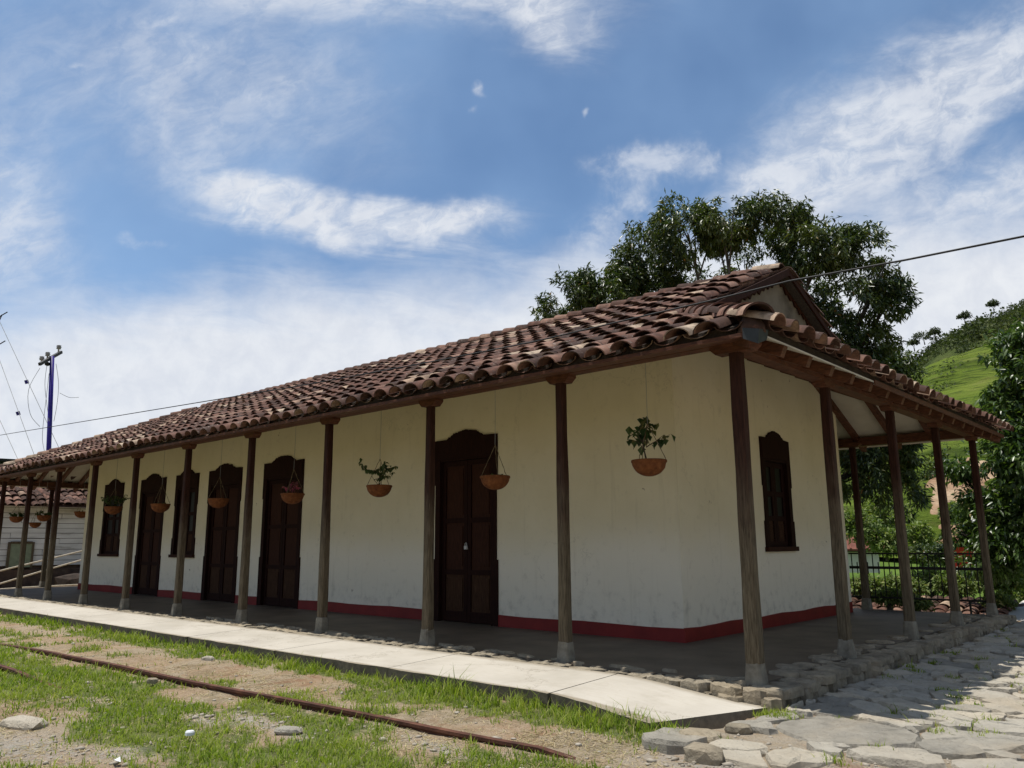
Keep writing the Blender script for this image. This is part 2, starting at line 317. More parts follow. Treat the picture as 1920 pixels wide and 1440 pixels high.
# ------------------------------------------------------------------ mesh helpers
def link(o): COL.objects.link(o); return o
def tag(o, label=None, cat=None, group=None, kind=None):
    if label: o['label'] = label
    if cat: o['category'] = cat
    if group: o['group'] = group
    if kind: o['kind'] = kind
    return o
def empty(name, loc, label=None, cat=None, group=None):
    o = bpy.data.objects.new(name, None); link(o); o.location = loc; o.empty_display_size = .1
    return tag(o, label, cat, group)
ORG = {}
def origin(o):
    v = Vector((0, 0, 0))
    while o: v += o.location; o = o.parent
    return v
class MB:
    def __init__(s): s.v = []; s.f = []; s.mi = []; s.cm = 0
    def add(s, vs, fs):
        k = len(s.v); s.v += [tuple(v) for v in vs]; s.f += [tuple(i + k for i in f_) for f_ in fs]; s.mi += [s.cm] * len(fs)
    def box(s, c, d, rot=None, taper=1.):
        x, y, z = d[0] / 2, d[1] / 2, d[2] / 2; c = Vector(c)
        vs = []
        for sz in (-1, 1):
            tp = taper if sz > 0 else 1.
            for sx_, sy_ in ((-1, -1), (1, -1), (1, 1), (-1, 1)):
                q = Vector((sx_ * x * tp, sy_ * y * tp, sz * z))
                if rot is not None: q = rot @ q
                vs.append(c + q)
        s.add(vs, [(3, 2, 1, 0), (4, 5, 6, 7), (0, 1, 5, 4), (1, 2, 6, 5), (2, 3, 7, 6), (3, 0, 4, 7)]); return s
    def bb(s, x0, x1, y0, y1, z0, z1): return s.box(((x0 + x1) / 2, (y0 + y1) / 2, (z0 + z1) / 2), (abs(x1 - x0), abs(y1 - y0), abs(z1 - z0)))
    def prism(s, poly, w0, w1, fn):
        """poly of (a,b) extruded between w0 and w1; fn(a,b,w)->xyz"""
        n = len(poly)
        vs = [fn(a, b_, w0) for a, b_ in poly] + [fn(a, b_, w1) for a, b_ in poly]
        s.add(vs, [tuple(range(n - 1, -1, -1)), tuple(range(n, 2 * n))] + [(i, (i + 1) % n, n + (i + 1) % n, n + i) for i in range(n)]); return s
    def tube(s, pts, rad, n=6, cap=True):
        pts = [Vector(p_) for p_ in pts]; rads = rad if hasattr(rad, '__len__') else [rad] * len(pts)
        k = len(s.v); prev = None; vs = []
        for i, p_ in enumerate(pts):
            d = (pts[min(i + 1, len(pts) - 1)] - pts[max(i - 1, 0)]).normalized()
            if prev is None:
                a = d.orthogonal().normalized()
            else:
                a = (prev - d * prev.dot(d)); a = a.normalized() if a.length > 1e-6 else d.orthogonal().normalized()
            prev = a; b_ = d.cross(a)
            for j in range(n):
                an = 2 * PI * j / n; vs.append(p_ + (a * math.cos(an) + b_ * math.sin(an)) * rads[i])
        fs = []
        for i in range(len(pts) - 1):
            for j in range(n): fs.append((i * n + j, i * n + (j + 1) % n, (i + 1) * n + (j + 1) % n, (i + 1) * n + j))
        if cap: fs += [tuple(range(n - 1, -1, -1)), tuple((len(pts) - 1) * n + j for j in range(n))]
        s.add(vs, fs); return s
    def lathe(s, c, prof, n=16, jit=0):
        c = Vector(c); vs = []
        for r, z in prof:
            for j in range(n):
                rr = r * (1 + jit * (random.random() - .5)); vs.append(c + Vector((rr * math.cos(2 * PI * j / n), rr * math.sin(2 * PI * j / n), z)))
        fs = []
        for i in range(len(prof) - 1):
            for j in range(n): fs.append((i * n + j, i * n + (j + 1) % n, (i + 1) * n + (j + 1) % n, (i + 1) * n + j))
        s.add(vs, fs); return s
    def mesh(s, name, mat, smooth=False, org=Vector((0, 0, 0))):
        me = bpy.data.meshes.new(name)
        me.from_pydata([(v[0] - org[0], v[1] - org[1], v[2] - org[2]) for v in s.v], [], s.f)
        for m_ in (mat if isinstance(mat, (list, tuple)) else [mat]): me.materials.append(MT[m_])
        if isinstance(mat, (list, tuple)): me.polygons.foreach_set('material_index', s.mi)
        if smooth: me.polygons.foreach_set('use_smooth', [True] * len(me.polygons))
        me.update(); return me
    def build(s, name, mat, parent=None, smooth=False, loc=None):
        """verts are in world space; the object keeps its parent's origin (or loc)"""
        org = origin(parent) if parent else Vector(loc or (0, 0, 0))
        o = bpy.data.objects.new(name, s.mesh(name, mat, smooth, org)); link(o)
        if parent: o.parent = parent
        else: o.location = org
        return o
def np_obj(name, V, F, mat, parent=None, smooth=False, quads=True):
    """fast mesh from numpy arrays; F is (n,k)"""
    me = bpy.data.meshes.new(name); V = np.asarray(V, np.float32)
    org = origin(parent) if parent else Vector((0, 0, 0))
    V = V - np.array(org, np.float32)
    k = F.shape[1]; me.vertices.add(len(V)); me.vertices.foreach_set('co', V.ravel())
    me.loops.add(F.size); me.loops.foreach_set('vertex_index', F.ravel().astype(np.int32))
    me.polygons.add(len(F)); me.polygons.foreach_set('loop_start', np.arange(0, F.size, k, dtype=np.int32))
    me.materials.append(MT[mat]); me.update(calc_edges=True)
    if smooth: me.polygons.foreach_set('use_smooth', np.ones(len(F), bool))
    o = bpy.data.objects.new(name, me); link(o)
    if parent: o.parent = parent
    return o
# value noise
_tab = rng.random((256, 256))
def vn(x, y):
    xi = np.floor(x).astype(int); yi = np.floor(y).astype(int); fx = x - xi; fy = y - yi
    fx = fx * fx * (3 - 2 * fx); fy = fy * fy * (3 - 2 * fy)
    g = lambda a, b_: _tab[a % 256, b_ % 256]
    return (g(xi, yi) * (1 - fx) + g(xi + 1, yi) * fx) * (1 - fy) + (g(xi, yi + 1) * (1 - fx) + g(xi + 1, yi + 1) * fx) * fy
def fbm(x, y, o=4):
    r = 0; a = .5; t_ = 0
    for i in range(o): r = r + a * vn(x * 2 ** i + 17.3 * i, y * 2 ** i + 9.1 * i); t_ += a; a *= .55
    return r / t_
def sst(x, a, b_): x = np.clip((x - a) / (b_ - a), 0, 1); return x * x * (3 - 2 * x)
def at(az, el, d):
    a, e = math.radians(az), math.radians(el)
    return Vector((CAM.x + d * math.sin(a), CAM.y + d * math.cos(a), CAM.z + d * math.tan(e)))

# ------------------------------------------------------------------ ground
HX = math.radians
def ground_h(x, y):
    x = np.asarray(x, float); y = np.asarray(y, float)
    z = -.17 + .0 * x
    z = z - .05 * sst(-y, 1.4, 3.2)
    z = z + .05 * (fbm(x * 1.3 + 5, y * 1.3) - .5) * sst(-y, 1.3, 2.0) + .022 * (fbm(x * 6, y * 6) - .5) * sst(-y, 1.2, 1.6)
    # behind the station the ground drops to the valley, then climbs towards the hills
    back = sst(y, 9.8, 17.)
    z = z - 2.3 * back + .5 * (fbm(x * .2, y * .2) - .5) * back
    r = np.hypot(x - CAM.x, y - CAM.y)
    z = z + (3.0 * sst(r, 30, 75)) * back
    # west of the building the yard dips slightly
    z = z - .35 * sst(-x, 27., 40.) * (1 - back)
    # under the station itself keep it below the slabs
    inside = (x > -24.6) & (x < .2) & (y > -1.2) & (y < 9.1)
    z = np.where(inside, np.minimum(z, -.32), z)
    return z
def ell(x, y, cx, cy, rx, ry, a=0):
    c, s_ = math.cos(HX(a)), math.sin(HX(a)); dx = x - cx; dy = y - cy
    return np.exp(-(((dx * c + dy * s_) / rx) ** 2 + ((dy * c - dx * s_) / ry) ** 2))
def rail_y(x): return np.interp(x, [-12, -9.78, -5.61, -2.86, -1.31, -.24, 1], [-2.98, -2.87, -2.75, -2.60, -2.50, -2.42, -2.35])
def grass_m(x, y):
    """how much grass stands at a point of the yard, 0..1"""
    x = np.asarray(x, float); y = np.asarray(y, float)
    n = fbm(x * 1.7 + 3, y * 1.7 + 8, 5); n2 = fbm(x * .55, y * .55 + 30, 3)
    ry = rail_y(x)
    g = 0 * x
    w_ = .30 + .22 * n2
    g = np.maximum(g, sst(y, -1.42 - w_ * 1.25, -1.42 - w_ * .55) * (y < -1.30) * (x < .15) * sst(n, .22, .46) * 1.0)          # strip along the slab
    g = np.maximum(g, (.75 * sst(n, .50, .68)) * (y < -1.35) * (x < .2) * (y > ry))                                       # thin tufts on the footpath
    g = np.maximum(g, ell(x, y, -4.2, -2.45, 1.8, .22) * sst(n, .42, .55))
    below = (y < ry - .06)
    g = np.maximum(g, below * sst(n + .18 * (n2 - .5), .34, .52) * .85)
    for e in ((-1.6, -3.3, 1.35, .46, -22), (-2.2, -3.75, 1.0, .46, -20), (-.5, -2.85, .6, .28, -30), (-2.9, -4.15, .40, .28, 0), (-4.6, -3.55, 1.3, .42, -8), (-8.0, -3.9, 3.5, .8, 0), (-7.5, -3.2, 1.6, .25, 0)):
        g = np.maximum(g, below * 1.25 * ell(x, y, *e) * sst(n, .22, .42))
    for e in ((-3.35, -4.75, .75, .32, 10), (-4.5, -4.55, .7, .30, 0), (-2.45, -4.55, .35, .12, 0)):
        g = g * (1 - .92 * ell(x, y, *e))
    for e in ((-2.95, -3.15, .55, .16, -8), (-3.4, -3.4, .35, .12, 0), (-2.3, -3.18, .35, .09, -10), (-2.80, -4.3, .16, .2, 0), (-1.1, -2.75, .5, .10, -10), (-4.9, -3.65, .3, .1, 0)):
        g = g * (1 - .75 * ell(x, y, *e))
    g = g * (1 - sst(x, .2, .5))
    return np.clip(g, 0, 1)
def gravel_m(x, y):
    g = 0
    for e in ((-2.95, -3.15, .55, .18, -8), (-3.4, -3.4, .4, .15, 0), (-2.3, -3.18, .4, .11, -10), (-2.80, -4.3, .2, .25, 0), (-1.1, -2.75, .5, .12, -10), (-3.35, -4.7, .7, .3, 10), (-4.9, -3.65, .4, .15, 0), (.6, -2.0, .6, .3, 0), (1.3, -1.3, .9, .35, 0), (1.9, -.9, .5, .3, 0)):
        g = np.maximum(g, ell(x, y, *e))
    return g
azs = np.concatenate([np.arange(-180, -86, 3.), np.arange(-86, 4, .2), np.arange(4, 180, 3.)])
rs = np.concatenate([[.05], 1.0 * (1.0155 ** np.arange(0, 470))]); rs = rs[rs < 900]
A, Rr = np.meshgrid(np.radians(azs), rs, indexing='ij')
X = CAM.x + Rr * np.sin(A); Y = CAM.y + Rr * np.cos(A); Z = ground_h(X, Y)
na, nr = X.shape
idx = np.arange(na * nr).reshape(na, nr); nx_ = np.roll(idx, -1, 0)
F4 = np.stack([idx[:, :-1], idx[:, 1:], nx_[:, 1:], nx_[:, :-1]], -1).reshape(-1, 4)
g = np_obj('ground', np.stack([X, Y, Z], -1).reshape(-1, 3), F4, 'soil', smooth=True)
ca = g.data.color_attributes.new('mask', 'FLOAT_COLOR', 'POINT')
far = sst(Y, 9.6, 12.5) * 1.0 + sst(-X, 26, 31); far = np.clip(far, 0, 1)
cm = np.stack([grass_m(X, Y), np.clip(gravel_m(X, Y), 0, 1), far, np.ones_like(X)], -1).reshape(-1, 4).astype(np.float32)
ca.data.foreach_set('color', cm.ravel()); tag(g, kind='structure')

# ------------------------------------------------------------------ gallery platform (cement floor and its stone edging) and the concrete walkway
PW = -.08   # inner y of the cement floor
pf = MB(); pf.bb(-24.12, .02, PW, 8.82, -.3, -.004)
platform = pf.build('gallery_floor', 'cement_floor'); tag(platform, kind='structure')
def stone_mesh(poly, h, dome=.25, rough=.01, seed=0, subdiv=1):
    """flat irregular stone from a polygon round 0,0: rounded plan, domed broken top"""
    R = random.Random(seed); pts = [Vector((a, b_)) for a, b_ in poly]
    q = []
    for i in range(len(pts)):
        a, b_ = pts[i], pts[(i + 1) % len(pts)]
        l = (b_ - a).length
        if l < .03: q.append((a + b_) / 2); continue
        k = min(.30, .06 / l + .08)
        q.append(a.lerp(b_, k)); 
        if l > .14: q.append(a.lerp(b_, .5) + Vector((R.uniform(-1, 1), R.uniform(-1, 1))) * .02 * min(1, l * 3))
        q.append(a.lerp(b_, 1 - k))
    n = len(q); c = sum(q, Vector((0, 0))) / n
    tx, ty = R.uniform(-.05, .05), R.uniform(-.05, .05)
    V = []
    for sc_, z in ((1.0, -h), (1.0, -.018 - .1 * h), (.955, 0.), (.55, 0.)):
        for v in q:
            p_ = c + (v - c) * sc_
            zz_ = z + (dome * h * .3 if sc_ < .9 else 0) + R.uniform(-rough, rough) * (0 if z < -.9 * h else .8) + (tx * p_.x + ty * p_.y if z > -.9 * h else 0)
            V.append((p_.x, p_.y, zz_))
    V.append((c.x, c.y, dome * h * .35 + tx * c.x + ty * c.y))
    F_ = []
    for k in range(3):
        for j in range(n): F_.append((k * n + j, k * n + (j + 1) % n, (k + 1) * n + (j + 1) % n, (k + 1) * n + j))
    for j in range(n): F_.append((3 * n + j, 3 * n + (j + 1) % n, 4 * n))
    return V, F_
def stone_obj(name, poly, x, y, z, h, mat, parent, seed, dome=.25, rough=.01, rot=0):
    V, F_ = stone_mesh(poly, h, dome, rough, seed)
    me = bpy.data.meshes.new(name); me.from_pydata(V, [], F_); me.materials.append(MT[mat])
    o = bpy.data.objects.new(name, me); link(o); o.parent = parent; o.location = (x, y, z); o.rotation_euler.z = rot
    return o
R = random.Random(3)
# edging stones along the front, then round the corner and down the side
def edge_run(x0, x1, fixed, axis, inner, outer, lmin=.12, lmax=.5, ztop=0., zj=.012, hh=.30, off=0):
    u = x0; k = 0; sgn = 1 if x1 > x0 else -1
    while (u - x1) * sgn < 0:
        L = R.uniform(lmin, lmax) * R.choice([.6, 1, 1]); gap = R.uniform(.004, .016)
        a0, a1 = u + gap * sgn, u + (L - gap) * sgn
        lo, hi = min(a0, a1), max(a0, a1); cx = (lo + hi) / 2
        d0 = inner + R.uniform(-.05, .05) * (1 if outer < inner else 1); d1 = outer + R.uniform(-.03, .03)
        s1, s2 = R.uniform(-.3, .3) * L * .25, R.uniform(-.3, .3) * L * .25
        if axis == 'x': poly = [(lo - cx, d1 - fixed), (s1, d1 - fixed - R.uniform(-.01, .02)), (hi - cx, d1 - fixed + R.uniform(-.02, .02)), (hi - cx, d0 - fixed), (s2, d0 - fixed + R.uniform(-.02, .04)), (lo - cx, d0 - fixed)]; loc = (cx, fixed)
        else: poly = [(d0 - fixed, lo - cx), (d1 - fixed, lo - cx), (d1 - fixed + R.uniform(-.02, .03), s1), (d1 - fixed + R.uniform(-.02, .02), hi - cx), (d0 - fixed, hi - cx), (d0 - fixed - R.uniform(-.02, .03), s2)]; loc = (fixed, cx)
        poly = [(a + R.uniform(-.025, .025) * min(1, L * 3), b_ + R.uniform(-.012, .012)) for a, b_ in poly]
        stone_obj('edge_stone', poly, loc[0], loc[1], ztop + R.uniform(-zj, zj * .6), hh, 'edge_rock', platform, k * 7 + int(fixed * 10) + 1 + off, .06, .016)
        u += L * sgn; k += 1
edge_run(.22, -24.3, -.2, 'x', -.08, -.305, .14, .55, -.004, .012, .25)
edge_run(-.26, 9.05, .18, 'y', .03, .30, .22, .75, -.006, .016, .075)
edge_run(-.30, 9.05, .2, 'y', .06, .305, .14, .42, -.072, .012, .22, 500)
edge_run(.33, -1.6, -.2, 'x', -.10, -.335, .10, .30, -.075, .012, .22, 800)
# second ragged row of small stones set in the floor near the corner and along the side
for k in range(46):
    y = R.uniform(-.1, 8.6); sz = R.uniform(.06, .13)
    x = -.02 - R.uniform(0, .16)
    poly = [(sz * 1.3 * math.cos(a_ + R.uniform(-.25, .25)), sz * math.sin(a_)) for a_ in [i * PI / 3 for i in range(6)]]
    stone_obj('floor_stone', poly, x, y, .012 + R.uniform(-.004, .008), .05, 'edge_rock', platform, k + 900, .1, .006)
for k in range(60):
    x = -R.uniform(.2, 11); sz = R.uniform(.05, .11)
    poly = [(sz * 1.6 * math.cos(a_ + R.uniform(-.25, .25)), sz * .7 * math.sin(a_)) for a_ in [i * PI / 3 for i in range(6)]]
    stone_obj('floor_stone', poly, x, -.02 + R.uniform(-.04, .10), .010 + R.uniform(-.004, .008), .05, 'edge_rock', platform, k + 1900, .1, .006)

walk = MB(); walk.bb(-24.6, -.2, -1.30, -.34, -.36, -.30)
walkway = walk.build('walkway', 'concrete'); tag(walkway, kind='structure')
def walk_in(x): return -.005 - .115 * float(sst(x, -1.3, .3))
def walk_out(x): return -.045 - .095 * float(sst(x, -1.3, .2))
xs = [.27, -1.25, -3.45, -5.6, -7.9, -10.1, -12.4, -14.6, -16.9, -19.2, -21.5, -24.6]
for i in range(len(xs) - 1):
    a, b_ = xs[i], xs[i + 1]; mb = MB(); n = 10; R2 = random.Random(i)
    top = []; jo = [R2.uniform(-.012, .012) for _ in range(n + 1)]
    for k in range(n + 1):
        tt = k / n
        xo = (a - .006) + (b_ + .006 - a + .006) * tt; xi = xo
        if i == 0: xo = xo - .44 * (1 - tt)
        top.append(((xo, -1.36 - .12 * float(sst(xo, -1.4, 0.)) + jo[k] * 1.6, walk_out(xo)), (xi, -.335 + .4 * jo[k] , walk_in(xi))))
    V = []; 
    for (o_, i_) in top: V += [o_, i_, (o_[0], o_[1] + .02, -.34), (i_[0], i_[1], -.34)]
    F_ = []
    for k in range(n):
        q = 4 * k; F_ += [(q, q + 1, q + 5, q + 4), (q + 2, q, q + 4, q + 6), (q + 1, q + 3, q + 7, q + 5)]
    F_ += [(0, 2, 3, 1), (4 * n, 4 * n + 1, 4 * n + 3, 4 * n + 2)]
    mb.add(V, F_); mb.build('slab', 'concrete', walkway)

# ------------------------------------------------------------------ stone paving on the right
pav = MB(); pv = []
nxg, nyg = 30, 60
for i in range(nxg + 1):
    for j in range(nyg + 1):
        x = -.02 + 7.5 * i / nxg; y = -1.75 + 13.5 * j / nyg
        y2 = y if j else -1.75 - .35 * math.sin(i * 1.7) - .2
        pv.append((x + (0 if i else .1 * math.sin(j * 2.1)), y2, float(ground_h(x, y)) + .002 - (.05 if (i == 0 or j == 0 or i == nxg) else 0)))
pav.add(pv, [(i * (nyg + 1) + j, (i + 1) * (nyg + 1) + j, (i + 1) * (nyg + 1) + j + 1, i * (nyg + 1) + j + 1) for i in range(nxg) for j in range(nyg)])
paving = pav.build('stone_pavement', 'soil', smooth=True); tag(paving, kind='structure')
ca = paving.data.color_attributes.new('mask', 'FLOAT_COLOR', 'POINT')
ca.data.foreach_set('color', np.tile(np.array([.25, .35, 0, 1], np.float32), len(paving.data.vertices)))
# Voronoi cells by half-plane clipping; the cells are squashed along y so that the stones run with the building front
def clip(poly, nx2, ny2, c):
    o = []
    for i in range(len(poly)):
        a, b_ = poly[i], poly[(i + 1) % len(poly)]
        da = a[0] * nx2 + a[1] * ny2 - c; db = b_[0] * nx2 + b_[1] * ny2 - c
        if da <= 0: o.append(a)
        if (da < 0 < db) or (db < 0 < da):
            t_ = da / (da - db); o.append((a[0] + (b_[0] - a[0]) * t_, a[1] + (b_[1] - a[1]) * t_))
    return o
seeds = []; R = random.Random(11); tries = 0
fixed = [(1.0, -.72, .50), (.62, -1.30, .34), (.18, -1.62, .22), (.48, -1.0, .2), (1.75, -.35, .36), (1.5, -1.2, .3), (1.35, .25, .26)]
seeds += fixed
while tries < 30000 and len(seeds) < 620:
    tries += 1; x = R.uniform(.02, 6.5); y = R.uniform(-1.75, 11.0)
    rr = R.choice([.13, .17, .2, .26, .30]) * (1 if x < 3 else 1.3)
    if all((x - a) ** 2 + ((y - b_) * 1.25) ** 2 > (.72 * (rr + r_)) ** 2 for a, b_, r_ in seeds): seeds.append((x, y, rr))
cells = []
for i, (x, y, r_) in enumerate(seeds):
    y_ = y * 1.25; poly = [(-.75, -.75), (.75, -.75), (.75, .75), (-.75, .75)]
    for j, (a, b_, r2) in enumerate(seeds):
        dx, dy = a - x, b_ * 1.25 - y_
        d2 = dx * dx + dy * dy
        if j == i or d2 > 3: continue
        # power diagram keeps big seeds big
        d = math.sqrt(d2); c = (d2 + r_ * r_ - r2 * r2) / (2 * d)
        poly = clip(poly, dx / d, dy / d, c)
        if len(poly) < 3: break
    if len(poly) < 3: continue
    poly = [(a, b_ / 1.25) for a, b_ in poly]
    # keep clear of the platform and of the slab's end
    poly = clip(poly, -1, 0, -(.34 - x)) if y > -.36 else poly
    if y <= -.36: poly = clip(poly, -1, 0, -((.32 if y > -.9 else .14 if y > -1.45 else -.02) - x)); poly = clip(poly, 0, -1, 1.95 + y)
    if len(poly) < 3: continue
    area = abs(sum(poly[k][0] * poly[(k + 1) % len(poly)][1] - poly[(k + 1) % len(poly)][0] * poly[k][1] for k in range(len(poly)))) / 2
    if area < .006: continue
    cx = sum(a for a, _ in poly) / len(poly); cy = sum(b_ for _, b_ in poly) / len(poly)
    out_ = []
    for a, b_ in poly:
        d = math.hypot(a - cx, b_ - cy); k = max(.3, 1 - R.uniform(.002, .026) / max(d, .02)); out_.append(((a - cx) * k + R.uniform(-.012, .012), (b_ - cy) * k + R.uniform(-.012, .012)))
    cells.append((x + cx, y + cy, out_, area, i))
cells.sort(key=lambda c: (c[0] - CAM.x) ** 2 * (.4 if c[0] > 2.6 + .0 * c[1] else 1) + (c[1] - CAM.y) ** 2 + (40 if c[0] > 3.5 else 0))
rest = MB()
for k, (x, y, poly, ar_, sd_) in enumerate(cells):
    z = float(ground_h(x, y)) + R.uniform(.024, .056)
    if y < -1.2 and R.random() < .25: continue
    if k < 290: stone_obj('paving_stone', poly, x, y, z, .11, 'paving_rock', paving, sd_, .10, .013)
    else:
        V, F_ = stone_mesh(poly, .11, .3, .008, sd_); rest.add([(a + x, b_ + y, c + z) for a, b_, c in V], F_)
if rest.v:
    o = rest.build('paving_stones_far', 'paving_rock', paving); o['kind'] = 'stuff'

# ------------------------------------------------------------------ the station building
EZ, SL, EO = 3.05, .45, .42        # eave height, slope, eave overhang
YM, YB, XL = 4.45, 8.9, -24.0      # ridge line, back post row, left post row
WX0, WX1, WY0, WY1 = -1.98, -21.9, 2.165, 7.95
def zf(y): return EZ + SL * (y + EO)
ra_ = zf(YM)
B = empty('station_building', (-12, 4.45, 0), 'long whitewashed single storey railway station with clay tile roof and timber post gallery', 'building')
def wprism(name, mat, poly, w0, w1, fn, par=B): return MB().prism(poly, w0, w1, fn).build(name, mat, par)
fxy = lambda a, b_, w_: (a, w_, b_)      # front wall plane: a=x, b=z, w=y
fyz = lambda a, b_, w_: (w_, a, b_)      # gable plane: a=y, b=z, w=x
OPEN = [('door', -6.59, -5.19, 0, 2.93), ('door', -12.03, -10.57, 0, 2.93), ('door', -14.45, -13.0, 0, 2.93), ('window', -16.13, -15.0, .98, 2.93), ('door', -18.15, -16.74, 0, 2.93), ('window', -20.54, -19.3, .98, 2.93)]
# front wall with real openings
fw_ = MB(); ztop = zf(WY0) - .03; edges = sorted([(a + .1, b_ - .1, z0, z1) for _, a, b_, z0, z1 in OPEN])
x = WX1
for a, b_, z0, z1 in edges:
    fw_.bb(x, a, WY0, WY0 + .38, -.05, ztop)
    fw_.bb(a, b_, WY0, WY0 + .38, z1 - .1, ztop)
    if z0 > 0: fw_.bb(a, b_, WY0, WY0 + .38, -.05, z0 - .01)
    x = b_
fw_.bb(x, WX0, WY0, WY0 + .38, -.05, ztop)
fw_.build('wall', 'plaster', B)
# gable wall with window opening and upper triangle
gy0, gy1, gz0, gz1 = 4.66, 5.66, 1.12, 2.82
gp = MB(); T_ = .36
gp.prism([(WY0 + .38, -.05), (gy0 + .09, -.05), (gy0 + .09, zf(gy0 + .09) - .06 if gy0 + .09 < YM else zf(2 * YM - gy0 - .09) - .06), (YM, zf(YM) - .06), (WY0 + .38, zf(WY0 + .38) - .06)], WX0 - T_, WX0, fyz)
gp.prism([(gy1 - .09, -.05), (WY1, -.05), (WY1, zf(2 * YM - WY1) - .06), (gy1 - .09, zf(2 * YM - gy1 + .09) - .06)], WX0 - T_, WX0, fyz)
gp.prism([(gy0 + .09, -.05), (gy1 - .09, -.05), (gy1 - .09, gz0 - .01), (gy0 + .09, gz0 - .01)], WX0 - T_, WX0, fyz)
gp.prism([(gy0 + .09, gz1 - .1), (gy1 - .09, gz1 - .1), (gy1 - .09, zf(2 * YM - gy1 + .09) - .06), (gy0 + .09, zf(2 * YM - gy0 - .09) - .06)], WX0 - T_, WX0, fyz)
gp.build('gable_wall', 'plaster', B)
GX = -1.42
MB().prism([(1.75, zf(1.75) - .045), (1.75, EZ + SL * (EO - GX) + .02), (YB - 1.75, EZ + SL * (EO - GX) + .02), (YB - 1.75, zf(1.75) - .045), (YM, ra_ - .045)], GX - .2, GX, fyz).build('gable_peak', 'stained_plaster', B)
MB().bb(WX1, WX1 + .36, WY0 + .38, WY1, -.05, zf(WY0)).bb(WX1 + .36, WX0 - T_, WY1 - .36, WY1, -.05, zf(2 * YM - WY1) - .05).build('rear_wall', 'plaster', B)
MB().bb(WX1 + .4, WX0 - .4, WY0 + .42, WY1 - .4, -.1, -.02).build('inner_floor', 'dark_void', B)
# painted red plinth: a rounded skirting standing 1 cm proud, broken at the doors
x = WX1 - .012
def skp(x0, x1):
    sk = MB()
    n = max(2, int((x1 - x0) / .5)); 
    for i in range(n):
        a, b_ = x0 + (x1 - x0) * i / n, x0 + (x1 - x0) * (i + 1) / n
        h0 = .165 + .008 * math.sin(a * 3.1) + .005 * math.sin(a * 11); h1 = .165 + .008 * math.sin(b_ * 3.1) + .005 * math.sin(b_ * 11)
        sk.add([(a, WY0 - .013, -.004), (b_, WY0 - .013, -.004), (b_, WY0 - .013, h1), (a, WY0 - .013, h0), (a, WY0 + .01, h0 + .006), (b_, WY0 + .01, h1 + .006)], [(0, 1, 2, 3), (3, 2, 5, 4)])
    sk.build('plinth', 'red_paint', B)
for k, a, b_, z0, z1 in sorted([o for o in OPEN if o[0] == 'door'], key=lambda o: o[1]):
    skp(x, a); x = b_
skp(x, WX0 + .014)
n = 14; sk = MB()
for i in range(n):
    a, b_ = WY0 - .013 + (WY1 - WY0) * i / n, WY0 - .013 + (WY1 - WY0) * (i + 1) / n
    h0 = .165 + .010 * math.sin(a * 4.1); h1 = .165 + .010 * math.sin(b_ * 4.1)
    sk.add([(WX0 + .014, a, -.004), (WX0 + .014, b_, -.004), (WX0 + .014, b_, h1), (WX0 + .014, a, h0), (WX0 - .01, a, h0 + .006), (WX0 - .01, b_, h1 + .006)], [(0, 1, 2, 3), (3, 2, 5, 4)])
sk.build('plinth', 'red_paint', B)
